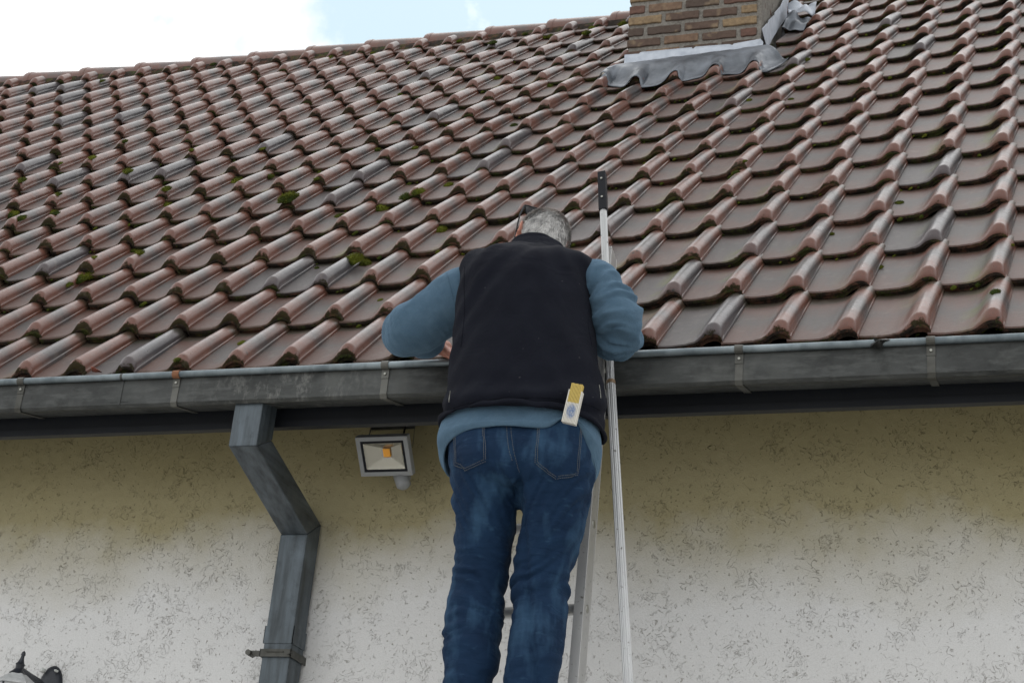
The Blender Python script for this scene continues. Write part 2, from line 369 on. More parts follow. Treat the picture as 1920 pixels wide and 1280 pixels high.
def proj(P):
    q = MC.T @ (np.asarray(P, float) - CAM); return q[0] / q[2] * FPX + 960, q[1] / q[2] * FPX + 640, q[2]
CH = dict(x0=-.992, x1=-.237, y0=2.74, y1=3.38)          # chimney footprint
cells = []
for r in range(16):
    for c in range(-38, 10):
        A = surf(c - 1, r); B = surf(c, r); U = surf(c - 1, r + 1)
        mid = surf(c - .5, r + .5)
        if CH['x0'] - .02 < mid[0] < CH['x1'] + .02 and CH['y0'] + .1 < mid[1] < CH['y1']: continue
        ex = Vector(B - A); ey = Vector(U - A); sx = ex.length / W_T; sy = ey.length / G_T
        ex.normalize(); nz_ = ex.cross(ey).normalized(); ey2 = nz_.cross(ex)
        j = random.uniform; drop = -.028 if r == 0 else 0.
        Mt = Matrix(((ex.x, ey2.x, nz_.x, A[0]), (ex.y, ey2.y, nz_.y, A[1]), (ex.z, ey2.z, nz_.z, A[2]), (0, 0, 0, 1)))
        Mt = Mt @ Matrix.Translation((j(-.0025, .0025), drop + j(-.008, .008), j(0, .002))) @ Matrix.Rotation(math.radians(j(-.55, .55)), 4, 'Z') @ Matrix.Rotation(math.radians(j(-.35, .35)), 4, 'X') @ Matrix.Diagonal((sx, sy, 1, 1))
        pts = [proj(surf(c - a, r + b)) for a in (0, 1) for b in (0, 1)]
        xs = [p[0] for p in pts]; ys = [p[1] for p in pts]
        vis = max(xs) > 0 and min(xs) < 1920 and max(ys) > 0 and min(ys) < 1280
        vf = max(0, min(max(xs), 1920) - max(min(xs), 0)) * max(0, min(max(ys), 1280) - max(min(ys), 0)) if vis else 0
        tone = random.random()
        if tone > .86 and random.random() < .35: tone = random.random() * .85
        cells.append((vf * (.45 if r == 15 else 1), c, r, Mt, tone))
cells.sort(key=lambda q: -q[0])
hl = house.location
rest = []
for i, (vf, c, r, Mt, tone) in enumerate(cells):
    if i < 300:
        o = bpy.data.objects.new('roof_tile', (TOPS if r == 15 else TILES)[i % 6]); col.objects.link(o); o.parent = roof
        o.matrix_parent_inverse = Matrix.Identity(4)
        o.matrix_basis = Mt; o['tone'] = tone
    else: rest.append((Mt, tone, r))
# parent chain: roof sits at house origin offset, keep it simple
V = []; F = []; FM = []; UVs = []; TN = []
for i, (Mt, tone, r) in enumerate(rest):
    me = (TOPS if r == 15 else TILES)[i % 6]; k = len(V)
    V += [tuple(Mt @ v.co) for v in me.vertices]; F += [tuple(k + q for q in p.vertices) for p in me.polygons]
    FM += [p.material_index for p in me.polygons]; TN += [tone] * len(me.vertices)
    UVs += [tuple(d.uv) for d in me.uv_layers[0].data]
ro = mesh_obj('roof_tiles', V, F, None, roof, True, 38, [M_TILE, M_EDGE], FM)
uvl = ro.data.uv_layers.new(name='UVMap'); uvl.data.foreach_set('uv', [x for q in UVs for x in q])
ta = ro.data.attributes.new('tone_v', 'FLOAT', 'POINT'); ta.data.foreach_set('value', TN)
tag(ro, kind='stuff'); ro['tone'] = 0.0

# ridge tiles on a mossy mortar bed
RY, RZ = 4.155, 8.235
def ridge_y(x):                               # the ridge line follows the sag of the slope
    p = surf(x / W_T, 15.5); return p[1] + .075, p[2] + .018
def ridge_mesh():
    V = []; F = []; L = .452; seg = 14
    for (x, rr) in ((0, .108), (.006, .118), (.02, .1225), (.05, .1235), (.055, .119), (L * .6, .113), (L, .106), (L, .094), (.0, .095)):
        for j in range(seg + 1):
            th = math.radians(-12 + 204 * j / seg); V.append((x, -math.cos(th) * rr * 1.02, math.sin(th) * rr))
    n_ = seg + 1
    for i in range(8):
        for j in range(seg): F.append((i * n_ + j, (i + 1) * n_ + j, (i + 1) * n_ + j + 1, i * n_ + j + 1))
    me = bpy.data.meshes.new('ridge_tile'); me.from_pydata(V, [], F); me.materials.append(M_TILE)
    me.polygons.foreach_set('use_smooth', [True] * len(F)); uvl = me.uv_layers.new(name='UVMap')
    for l in me.loops: uvl.data[l.index].uv = (.8, .1 + .75 * V[l.vertex_index][0] / L)
    bm = bmesh.new(); bm.from_mesh(me); bmesh.ops.recalc_face_normals(bm, faces=bm.faces); bm.to_mesh(me); bm.free()
    me.set_sharp_from_angle(angle=math.radians(40)); return me
RM = ridge_mesh(); x = -5.773 - .4335 * 6
while x < 1.6:
    y0, z0 = ridge_y(x); y1, z1 = ridge_y(x + .4335)
    o = bpy.data.objects.new('ridge_tile', RM); col.objects.link(o); o.parent = roof
    o.matrix_basis = Matrix.Translation(Vector((x, y0, z0))) @ Matrix.Rotation(math.atan2(y1 - y0, .4335), 4, 'Z') @ Matrix.Rotation(-math.atan2(z1 - z0, .4335) + .018 + random.uniform(-.006, .006), 4, 'Y')
    o['tone'] = random.uniform(.1, .45); x += .4335
V = []; F = []
xs = np.arange(-8.4, 1.7, .035)
for i, x in enumerate(xs):
    y0, z0 = ridge_y(x)
    for j, (dy, dz) in enumerate(((-.172, -.115), (-.147, -.052), (-.124, -.006), (-.08, .02), (0, .03), (.1, -.02))):
        k_ = (mnoise.noise(Vector((x * 14, j * 3, 1))) * .018) if j in (1, 2) else 0
        V.append((x, y0 + dy + k_, z0 + dz + k_ * .8))
for i in range(len(xs) - 1):
    for j in range(5): F.append((i * 6 + j, (i + 1) * 6 + j, (i + 1) * 6 + j + 1, i * 6 + j + 1))
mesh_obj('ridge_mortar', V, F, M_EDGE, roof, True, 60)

# ------------------------------------------------------------------ gutter
GX0, GX1 = -4.2, 3.2
def gz(x): return 3.9415 - (x + 2.2) * .0022        # top of the bead
gut = MB()
# profile relative to bead top: (y, z)
gp = [(-.132, -.020), (-.132, -.108), (-.122, -.117), (.016, -.082), (.018, -.02), (.0165, -.02), (.0145, -.081), (-.1215, -.1155), (-.1305, -.107), (-.1305, -.020)]
gut.prism(gp, GX0, GX1, gz(GX0), gz(GX1))
gutter = gut.build('gutter', M_GUT, house)
MB().tube([(GX0, -.141, gz(GX0) - .0115), (GX1, -.141, gz(GX1) - .0115)], .0112, 16).build('gutter_bead', M_BEAD, gutter, True)
# soldered seam
sx = at(231, 701, -.14)[0]
MB().box((sx - .005, -.1345, gz(sx) - .110), (sx + .005, -.1315, gz(sx) - .018)).add([(sx - .035, -.1335, gz(sx) - .100), (sx + .035, -.1335, gz(sx) - .100), (sx + .012, -.10, gz(sx) - .1135), (sx + .05, -.06, gz(sx) - .1035), (sx + .09, -.02, gz(sx) - .0935), (sx + .02, -.03, gz(sx) - .096)], [(0, 1, 2), (2, 1, 3), (2, 3, 5), (5, 3, 4)]).tube([(sx - .004, -.141, gz(sx) - .0115), (sx + .004, -.141, gz(sx) - .0115)], .0122, 14).build('solder_seam', M_GUT, gutter)
for px, py, mt in ((42, 712, M_STRAP), (333, 698, M_RUST), (724, 681, M_STRAP), (1386, 655, M_STRAP), (1745, 638, M_STRAP), (-330, 720, M_STRAP)):
    X = at(px, py, -.14)[0]; z = gz(X); sx_ = .0125
    # hook over the bead
    V = []; F = []
    for j in range(9):
        th = math.radians(-30 + 250 * j / 8)
        for s in (-1, 1): V.append((X + s * sx_, -.141 + math.sin(th - .5) * -.0142, z - .0115 + math.cos(th - .5) * .0142))
    for j in range(8): F.append((2 * j, 2 * j + 1, 2 * j + 3, 2 * j + 2))
    st = MB().add(V, F)
    st.box((X - sx_, -.1365, z - .055), (X + sx_, -.134, z - .018)).box((X - sx_ + .001, -.1345, z - .108), (X + sx_ - .001, -.1322, z - .052))
    st.add([(X - sx_ + .001, -.1345, z - .108), (X + sx_ - .001, -.1345, z - .108), (X + sx_ - .001, -.1245, z - .1195), (X - sx_ + .001, -.1245, z - .1195),
            (X - sx_ + .001, .018, z - .0845), (X + sx_ - .001, .018, z - .0845)], [(0, 1, 2, 3), (3, 2, 5, 4)])
    s = st.build('gutter_strap', M_STRAP if mt is M_STRAP else M_STRAP, gutter)
    if mt is M_RUST:
        s['label'] = 'gutter strap with a rusty orange hook'
        s.data.materials.append(M_RUST)
        for p in s.data.polygons:
            if p.center.z + 0 > z - .034: p.material_index = 1
    sol = s.modifiers.new('thick', 'SOLIDIFY'); sol.thickness = .0016
    MB().tube([(X, -.1367, z - .040), (X, -.1405, z - .040)], [.0052, .0042], 10).build('strap_screw', M_SCREW, gutter, True)

# ------------------------------------------------------------------ downpipe
DX0, DX1 = -1.411, -1.309
dp = empty('downpipe', (-1.36, .3, 3.0)); setparent(dp, house)
def pipe_seg(rings, name, mat, parent, bevel=.004):
    """rings: list of four-corner rings"""
    V = [q for r in rings for q in r]; F = []
    for i in range(len(rings) - 1):
        for j in range(4): F.append((i * 4 + j, i * 4 + (j + 1) % 4, (i + 1) * 4 + (j + 1) % 4, (i + 1) * 4 + j))
    F += [(3, 2, 1, 0), tuple((len(rings) - 1) * 4 + j for j in range(4))]
    return MB().add(V, F).build(name, mat, parent, bevel=bevel)
def ring(x0, x1, a, b):                                  # a = front edge (y, z), b = back edge (y, z)
    return [(x0, a[0], a[1]), (x1, a[0], a[1]), (x1, b[0], b[1]), (x0, b[0], b[1])]
ZT = gz(-1.36) - .100
outlet = pipe_seg([ring(DX0, DX1, (-.112, ZT), (-.008, ZT + .008)), ring(DX0, DX1, (-.112, 3.676), (-.008, 3.735))], 'outlet', M_PIPE, dp)
slant = pipe_seg([ring(DX0 + .001, DX1 - .001, (-.111, 3.6765), (-.009, 3.7345)), ring(DX0 + .001, DX1 - .001, (.345, 3.529), (.443, 3.597))], 'slanted_pipe', M_PIPE2, dp)
low = pipe_seg([ring(DX0, DX1, (.344, 3.5285), (.444, 3.5965)), ring(DX0, DX1, (.344, 3.15), (.444, 3.15)), ring(DX0, DX1, (.344, .02), (.444, .02))], 'lower_pipe', M_PIPE, dp)
zc = at(520, 1175, .344)[2]
MB().box((DX0 - .003, .341, zc - .055), (DX1 + .003, .3435, zc + .004)).box((DX1 + .0005, .341, zc - .055), (DX1 + .003, .444, zc + .004)).box((DX0 - .003, .341, zc - .055), (DX0 - .0005, .444, zc + .004)).build('pipe_socket', M_PIPE, dp)
zc = at(520, 1223, .337)[2]
cl = MB().box((DX0 - .006, .335, zc - .013), (DX1 + .006, .3385, zc + .013)).box((DX1 + .0035, .335, zc - .013), (DX1 + .006, .46, zc + .013)).box((DX0 - .006, .335, zc - .013), (DX0 - .0035, .46, zc + .013))
cl.box((DX0 - .045, .345, zc - .009), (DX0 - .006, .355, zc + .009)).tube([(DX0 - .048, .33, zc), (DX0 - .048, .37, zc)], .010, 8).tube([(DX1 + .0, .334, zc), (DX1 + .0, .326, zc)], .007, 8).tube([(DX0 + .02, .3345, zc + .003), (DX1 - .02, .3345, zc + .003)], .0025, 6)
cl.build('pipe_clamp', M_STRAP, dp)

# ------------------------------------------------------------------ chimney
ch = MB().box((CH['x0'] + .012, CH['y0'] + .012, 7.0), (CH['x1'] - .012, CH['y1'], 8.9)).build('chimney', M_MORTAR, house)
BH, BJ = .0555, .0195
def brick_mesh(L, seed):
    bm = bmesh.new(); bmesh.ops.create_cube(bm, size=1)
    for v in bm.verts: v.co = Vector((v.co.x * L, v.co.y * .05, v.co.z * BH))
    bmesh.ops.subdivide_edges(bm, edges=[e for e in bm.edges if abs((e.verts[0].co - e.verts[1].co).x) > .5 * L], cuts=4)
    r_ = random.Random(seed)
    for v in bm.verts:
        if abs(v.co.x) > .4 * L: v.co.x -= math.copysign(r_.uniform(0, .004), v.co.x)
        v.co.z -= math.copysign(r_.uniform(0, .005), v.co.z); v.co.y -= math.copysign(r_.uniform(0, .003), v.co.y)
    bmesh.ops.bevel(bm, geom=list(bm.edges), offset=.0035, segments=1, affect='EDGES')
    me = bpy.data.meshes.new('brick'); bm.to_mesh(me); bm.free(); me.materials.append(M_BRICK); return me
BM = {L: [brick_mesh(L, s) for s in range(4)] for L in (.19, .09)}
z = 7.058; k = 0
while z < 8.5:
    x = CH['x0'] + (0.002 if k % 2 else .002); first = True; xx = x; seq = ([.09] if k % 2 == 0 else []) ; row = []
    L0 = .09 if k % 2 == 0 else .19
    while xx < CH['x1'] - .05:
        L = L0 if first else .19
        if xx + L > CH['x1'] + .003: L = .09
        if xx + L > CH['x1'] + .012: break
        row.append((xx, L)); xx += L + .0195; first = False
    for xx, L in row:
        o = bpy.data.objects.new('brick', random.choice(BM[L])); col.objects.link(o); o.parent = ch
        o.location = Vector((xx + L / 2, CH['y0'] + .026 + random.uniform(-.002, .002), z + random.uniform(-.002, .002)))
        o.rotation_euler = (0, random.uniform(-.008, .008), random.uniform(-.01, .01)); o['tone'] = random.random()
    for yy in np.arange(CH['y0'] + .14, CH['y1'] - .05, .21):
        if z > 7.35:
            o = bpy.data.objects.new('brick', random.choice(BM[.19 if k % 2 else .09])); col.objects.link(o); o.parent = ch
            o.location = Vector((CH['x1'] - .036, yy, z)); o.rotation_euler = (0, 0, math.pi / 2); o['tone'] = random.random() * .6
    z += BH + BJ; k += 1

# zinc strip and lead apron at the foot of the chimney
def poly_sheet(name, pts, mat, parent, th=.0025):
    n_ = len(pts); o = MB().add(pts, [tuple(range(n_))]).build(name, mat, parent)
    m = o.modifiers.new('thick', 'SOLIDIFY'); m.thickness = th; return o
yf = CH['y0'] - .006
strip = [at(*p, yf - d) for p, d in (((1170, 124), .012), ((1171, 103), 0), ((1198, 101), 0), ((1201, 98), 0), ((1297, 89), 0), ((1299, 92), 0), ((1304, 88), 0), ((1368, 83), 0), ((1373, 85), 0), ((1376, 82), 0), ((1426, 73), 0), ((1431, 79), .0), ((1429, 92), .02), ((1414, 95), .012), ((1360, 105), .012), ((1260, 117), .012), ((1185, 125), .012))]
poly_sheet('flashing_strip', strip, M_STRIP, ch)
def atX(px, py, X):
    r = MC @ np.array([(px - 960) / FPX, (py - 640) / FPX, 1.]); return CAM + r * ((X - CAM[0]) / r[0])
xs_ = CH['x1'] + .012
side = [atX(*p, xs_) for p in ((1428, 55), (1436, 46), (1440, 43), (1441, 38), (1452, 28), (1452, 24), (1463, 12), (1468, 0), (1472, -12), (1478, 0), (1476, 30), (1462, 50), (1447, 74), (1438, 93))]
poly_sheet('side_flashing', side, M_STRIP, ch)
# apron dressed over the tiles
V = []; F = []; nu, nv = 90, 10
def prof_h(u):
    u = u % 1.0; us = [p[0] for p in PROF[1:]]; hs = [p[1] for p in PROF[1:]]; return float(np.interp(u, us, hs))
for i in range(nu + 1):
    s_ = i / nu; ct = -4.95 + 3.95 * s_; cb = -5.45 + 5.1 * s_
    rt = 10.88 + .17 * s_
    hb = prof_h(cb)
    rb = float(np.interp(cb, [-5.5, -5.15, -4.26, -3.3, -2.7, -1.9, -.8, -.45], [10.7, 10.35, 9.88, 9.9, 10.08, 10.12, 10.0, 10.45])) + (.10 if hb > .03 else -.03) + .06 * mnoise.noise(Vector((cb * 1.7, 0, 3)))
    for j in range(nv + 1):
        t = j / nv; r = rt + (rb - rt) * t; c = ct + (cb - ct) * t; hb = prof_h(c)
        k_ = min(1., max(0., (t - .25) / .6)); k_ = k_ * k_ * (3 - 2 * k_); h = .006 + TT + hb * k_ + .058 * (1 - k_) + .006 * mnoise.noise(Vector((c * 3, t * 3, 7)))
        V.append(surf(c, r, h))
for i in range(nu):
    for j in range(nv): F.append((i * (nv + 1) + j, i * (nv + 1) + j + 1, (i + 1) * (nv + 1) + j + 1, (i + 1) * (nv + 1) + j))
ap = mesh_obj('lead_apron', V, F, M_LEAD, ch, True, 50); m = ap.modifiers.new('thick', 'SOLIDIFY'); m.thickness = .003
def crumple(name, quad, mat, parent, amp=.02, n_=10, seed=0):
    q = [np.array(p) for p in quad]; V = []; F = []
    nn = np.cross(q[1] - q[0], q[3] - q[0]); nn /= np.linalg.norm(nn)
    for i in range(n_ + 1):
        for j in range(n_ + 1):
            a, b = i / n_, j / n_; p = (q[0] * (1 - a) + q[1] * a) * (1 - b) + (q[3] * (1 - a) + q[2] * a) * b
            V.append(p + nn * amp * mnoise.noise(Vector((a * 2.3 + seed, b * 1.7, seed))))
    for i in range(n_):
        for j in range(n_): F.append((i * (n_ + 1) + j, (i + 1) * (n_ + 1) + j, (i + 1) * (n_ + 1) + j + 1, i * (n_ + 1) + j + 1))
    o = mesh_obj(name, V, F, mat, parent, True, 60); m_ = o.modifiers.new('thick', 'SOLIDIFY'); m_.thickness = .0025; return o
def sa(px, py, h):                                   # photo pixel on the roof surface at height h
    nrm = NR; r = MC @ np.array([(px - 960) / FPX, (py - 640) / FPX, 1.]); d = surf(-3, 12.5, h) @ nrm; return CAM + r * ((d - CAM @ nrm) / (nrm @ r))
crumple('flashing_flap', [at(1477, 8, 3.27), at(1531, 5, 3.32), at(1524, 32, 3.24), at(1478, 26, 3.18)], M_STRIP, ch, .05, 12, 2.)
crumple('flashing_flap', [at(1478, 27, 3.17), at(1520, 33, 3.22), at(1508, 54, 3.12), at(1466, 50, 3.06)], M_LEAD, ch, .05, 12, 5.)
crumple('flashing_flap', [at(1122, 150, 2.68), at(1172, 118, 2.83), at(1182, 128, 2.76), at(1176, 148, 2.68)], M_LEAD, ch, .04, 12, 8.)
# ------------------------------------------------------------------ moss, leaf, debris
def bvh_of(objs):
    from mathutils.bvhtree import BVHTree
    dg = bpy.context.evaluated_depsgraph_get(); V = []; F = []
    for o in objs:
        me = o.evaluated_get(dg).to_mesh(); k = len(V); mw = o.matrix_world
        V += [mw @ v.co for v in me.vertices]; F += [tuple(k + i for i in p.vertices) for p in me.polygons]
        o.evaluated_get(dg).to_mesh_clear()
    return BVHTree.FromPolygons(V, F)
def pix_dir(px, py): return Vector(MC @ np.array([(px - 960) / FPX, (py - 640) / FPX, 1.])).normalized()
CAMV = Vector(CAM)
mv, mf, mt_ = [], [], []
def tuft(p, nrm, r, n_, h, squash=1., bias=None):
    nrm = nrm.normalized(); a = nrm.orthogonal().normalized(); b = nrm.cross(a)
    # lumpy core
    k = len(mv); sg, rg = 10, 4
    for i in range(rg + 1):
        ph = math.pi / 2 * i / rg
        for j in range(sg):
            th = 2 * math.pi * j / sg; d = a * math.cos(th) * math.cos(ph) * squash + b * math.sin(th) * math.cos(ph) + nrm * math.sin(ph) * h / r
            d = d * r * (.86 + .22 * mnoise.noise((p + d * 2) * 40)); mv.append(tuple(p + d - nrm * r * .15)); mt_.append(0.)
    for i in range(rg):
        for j in range(sg): mf.append((k + i * sg + j, k + i * sg + (j + 1) % sg, k + (i + 1) * sg + (j + 1) % sg, k + (i + 1) * sg + j))
    for _ in range(n_):
        th = random.uniform(0, 6.283); ph = math.acos(random.uniform(.02, 1)); ph = math.pi / 2 - ph
        d = a * math.cos(th) * math.cos(ph) * squash + b * math.sin(th) * math.cos(ph) + nrm * math.sin(ph) * h / r
        q = p + d * r * random.uniform(.75, .95) - nrm * r * .15; dn = (d + Vector((random.uniform(-.5, .5), random.uniform(-.5, .5), random.uniform(-.1, .7)))).normalized()
        L = r * random.uniform(.10, .28); s = dn.orthogonal().normalized() * max(.0006, r * .035); s2 = dn.cross(s)
        k = len(mv)
        for q_, t_ in ((q + s, 0), (q - s * .5 + s2, 0), (q - s * .5 - s2, 0), (q + dn * L, 1)): mv.append(tuple(q_)); mt_.append(float(t_))
        mf.extend([(k, k + 1, k + 3), (k + 1, k + 2, k + 3), (k + 2, k, k + 3)])
MOSS = [(541, 370, 17, 0), (713, 390, 16, 0), (824, 430, 14, 0), (662, 486, 18, 0), (684, 493, 13, 0), (440, 338, 13, 0), (505, 330, 10, 0), (312, 352, 11, 0), (313, 382, 11, 0), (20, 402, 13, 0), (38, 408, 11, 0),
        (97, 396, 9, 0), (240, 320, 9, 0), (250, 468, 11, 0), (262, 472, 10, 0), (150, 522, 17, 0), (165, 517, 15, 0), (128, 532, 9, 0), (176, 480, 6, 0), (636, 403, 9, 0), (762, 367, 12, 0), (784, 358, 12, 0), (806, 377, 6, 0), (841, 345, 9, 0),
        (777, 276, 8, 0), (706, 280, 8, 0), (964, 233, 8, 0), (1029, 160, 8, 0), (930, 146, 8, 0), (751, 174, 6, 0), (594, 333, 6, 0), (493, 276, 6, 0), (359, 279, 6, 0), (234, 263, 7, 0), (172, 294, 8, 0), (112, 304, 6, 0), (238, 318, 8, 0),
        (41, 336, 10, 0), (109, 362, 8, 0), (104, 398, 8, 0), (333, 672, 8, 0), (454, 641, 8, 0), (594, 500, 5, 0), (713, 560, 5, 0), (1512, 110, 7, 0), (1558, 437, 6, 0), (1650, 498, 7, 0), (1402, 186, 7, 0), (1866, 545, 9, 0), (1686, 378, 8, 0),
        (1483, 184, 6, 0), (1897, 457, 5, 0), (1380, 322, 8, 0), (1396, 300, 5, 0), (1100, 60, 9, 1), (1111, 50, 8, 1), (1033, 66, 9, 1), (1169, 43, 9, 1), (924, 78, 8, 1), (1020, 68, 7, 1), (985, 62, 6, 1), (860, 75, 6, 1), (700, 98, 6, 1), (400, 118, 6, 1), (190, 150, 7, 1), (620, 105, 6, 1)]
bpy.context.view_layer.update()
roof_bvh = bvh_of([o for o in bpy.data.objects if o.name.startswith(('roof_tile', 'ridge_mortar'))])
for px, py, rp, k in MOSS:
    h = roof_bvh.ray_cast(CAMV, pix_dir(px, py + 3))
    if h[0] is None: continue
    D = (h[0] - CAMV).length; r = rp * 1.1 / FPX * D
    tuft(h[0] + Vector(NR) * r * .15, (Vector(NR) + Vector((0, -.5, .2))).normalized(), r, int(60 + 16 * rp), r * random.uniform(.40, .6), random.uniform(.9, 1.3))
# thin line of moss in the laps
for _ in range(1100):
    r = random.randint(0, 15); c = random.uniform(-30, 5.5)
    if r < 2 and random.random() < .4: continue
    u = c % 1.0
    p = Vector(surf(c, r, 0)) + Vector(NR) * random.uniform(.0, .012) + Vector((0, -.004, 0))
    if u > .55: p += Vector(NR) * .006
    rr = random.choice((.003, .004, .005, .0085)) * random.uniform(.8, 1.2); tuft(p, Vector(NR) + Vector((0, -.8, 0)), rr, 16, rr, random.uniform(1, 2.6))
mo = mesh_obj('moss', mv, mf, M_MOSS); tag(mo, kind='stuff')
ta = mo.data.attributes.new('tip', 'FLOAT', 'POINT'); ta.data.foreach_set('value', mt_)

def leaf(name, pts, Y, mat, label, cat, seed):
    V = [at(x, y, Y + .02 * mnoise.noise(Vector((i * 1.3, seed, 0)))) for i, (x, y) in enumerate(pts)]
    c = np.mean(V, 0) + np.array([0, -.012, .004]); F = [(i, (i + 1) % len(V), len(V)) for i in range(len(V))]
    o = mesh_obj(name, list(V) + [c], F, mat, None, True, 25); m = o.modifiers.new('thick', 'SOLIDIFY'); m.thickness = .0012; tag(o, label, cat); return o
leaf('dead_leaf', [(169, 686), (171, 690), (173, 697), (180, 698), (192, 698), (187, 694), (180, 692), (176, 689), (174, 686), (171, 689)], -.135, plain('dead_leaf_brown', (.20, .055, .03), .8, 0, .3, 90),
     'small curled reddish brown dead leaf lying on the gutter rim at left', 'leaf', 1)
leaf('rotten_leaf', [(1637, 633), (1642, 638), (1650, 641), (1662, 635), (1670, 637), (1660, 640), (1655, 644), (1654, 652), (1640, 650), (1630, 654), (1634, 645), (1641, 641)], -.1535, plain('wet_black_leaf', (.014, .014, .013), .5, 0, .3, 90),
     'wet black rotten leaf stuck over the gutter rim at right', 'leaf', 2)

# ------------------------------------------------------------------ ladder and pole
lad = empty('ladder', (-.12, -.5, 0))
tag(lad, 'aluminium ladder under the man leaning against the gutter', 'ladder')
LT = Vector(at(1146, 405, -.045)); LX = Vector(at(1129, 700, -.165)); LBm = Vector(at(1084, 1280, -.37))
ld = (LBm - LX).normalized(); LT = LX - ld * .50; LB = LX + ld * 3.85
side_v = Vector((1, 0, 0)); side_v = (side_v - ld * side_v.dot(ld)).normalized(); out_v = side_v.cross(ld).normalized()
if out_v.y > 0: out_v = -out_v                         # towards the camera
def lbox(mb, a, b, x0, x1, y0, y1):                    # bar between points, local cross-section
    v = [p + side_v * x + out_v * y for p in (a, b) for (x, y) in ((x0, y0), (x1, y0), (x1, y1), (x0, y1))]
    return mb.add(v, [(0, 1, 2, 3), (7, 6, 5, 4), (0, 4, 5, 1), (1, 5, 6, 2), (2, 6, 7, 3), (3, 7, 4, 0)])
LWD = .315
for s in (0, 1):
    x1 = -s * (LWD + .028); mb = MB()
    lbox(mb, LT, LB, x1 - .003, x1, -.066, 0) if s == 0 else lbox(mb, LT, LB, x1 - .028, x1 - .025, -.066, 0)
    lbox(mb, LT, LB, x1 - .0285, x1 + (0.0005 if s == 0 else 0), .0, .003); lbox(mb, LT, LB, x1 - .0285, x1 + (0.0005 if s == 0 else 0), -.069, -.066)
    mb.build('stile', M_ALU, lad, bevel=.0012)
P0r = Vector(at(970, 966, -.31)); t0 = (P0r - LX).dot(ld)
for k in range(-3, 12):
    t = t0 + k * .27
    if t < -.45 or t > 3.8: continue
    c = LX + ld * t - out_v * .033; a = c - side_v * .003; b = c - side_v * (LWD + .026)
    r_ = MB().tube([a, b], .0155, 14).build('rung', M_ALU, lad, True)
    MB().tube([c + side_v * -.001, c + side_v * .0022], [.0135, .0115], 14).build('rung_end', M_SCREW, lad, True)
lb_ = [LX - ld * d for d in (.29, .20, .12, .06)]
V = [];
for i, (p, w0, w1) in enumerate(zip(lb_, (0, .004, -.002, .0), (.003, .012, .018, .008))):
    V += [p + side_v * .0012 + out_v * -w0 * 3, p + side_v * .0016 - out_v * (.02 + w1 * 1.6)]
MB().add(V, [(0, 1, 3, 2), (2, 3, 5, 4), (4, 5, 7, 6)]).build('peeling_label', plain('torn_sticker', (.45, .40, .33), .7, 0, .35, 50), lad)

pole = empty('pole', (0, -.4, 0)); tag(pole, 'thin fluted aluminium pole with black end cap standing right of the man', 'pole')
PA = Vector(at(1143.5, 690, -.172)); PB = Vector(at(1178, 1280, -.36)); pd = (PB - PA).normalized()
PT = Vector(at(1131, 390, -.075)); 
def flute(pts, r, depth=.0009, nfl=14):
    mb = MB(); V = []; seg = nfl * 4; pts = [Vector(p) for p in pts]; t = (pts[1] - pts[0]).normalized(); a = t.orthogonal().normalized(); b = t.cross(a)
    for p in pts:
        for j in range(seg):
            th = 2 * math.pi * j / seg; rr = r + (depth if j % 4 in (0, 1) else -depth); V.append(p + (a * math.cos(th) + b * math.sin(th)) * rr)
    return mb.add(V, [(i * seg + j, i * seg + (j + 1) % seg, (i + 1) * seg + (j + 1) % seg, (i + 1) * seg + j) for i in range(len(pts) - 1) for j in range(seg)] + [tuple(range(seg)), tuple(range((len(pts) - 1) * seg, len(pts) * seg))])
JN = PA + (PB - PA) * ((721 - 690) / 590.)
flute([PT, JN], .0105).build('upper_tube', M_ALU2, pole); flute([JN, PA + pd * 3.95], .0128).build('lower_tube', M_ALU2, pole)
MB().tube([JN - pd * .006, JN + pd * .006], .0142, 20).build('joint_ring', plain('worn_brass_ring', (.22, .15, .09), .6, .3, .4, 80), pole, True)
PE = Vector(at(1129, 325, -.055)); u_ = (PE - PT).normalized(); s_ = Vector((1, 0, 0)); s_ = (s_ - u_ * s_.dot(u_)).normalized(); q_ = s_.cross(u_)
cv = [p + s_ * x + q_ * y for p in (PT - u_ * .012, PE) for x, y in ((-.013, -.013), (.013, -.013), (.013, .013), (-.013, .013))]
MB().add(cv, [(0, 1, 2, 3), (7, 6, 5, 4), (0, 4, 5, 1), (1, 5, 6, 2), (2, 6, 7, 3), (3, 7, 4, 0)]).build('end_cap', M_BLACK, pole, bevel=.0015)
for f_ in (.25, .78):
    p = PT + (PE - PT) * f_; dcam = (CAMV - p).normalized(); MB().tube([p - q_ * .0125 * (1 if q_.y > 0 else -1), p - q_ * .016 * (1 if q_.y > 0 else -1)], .0038, 8).build('cap_rivet', M_SCREW, pole, True)

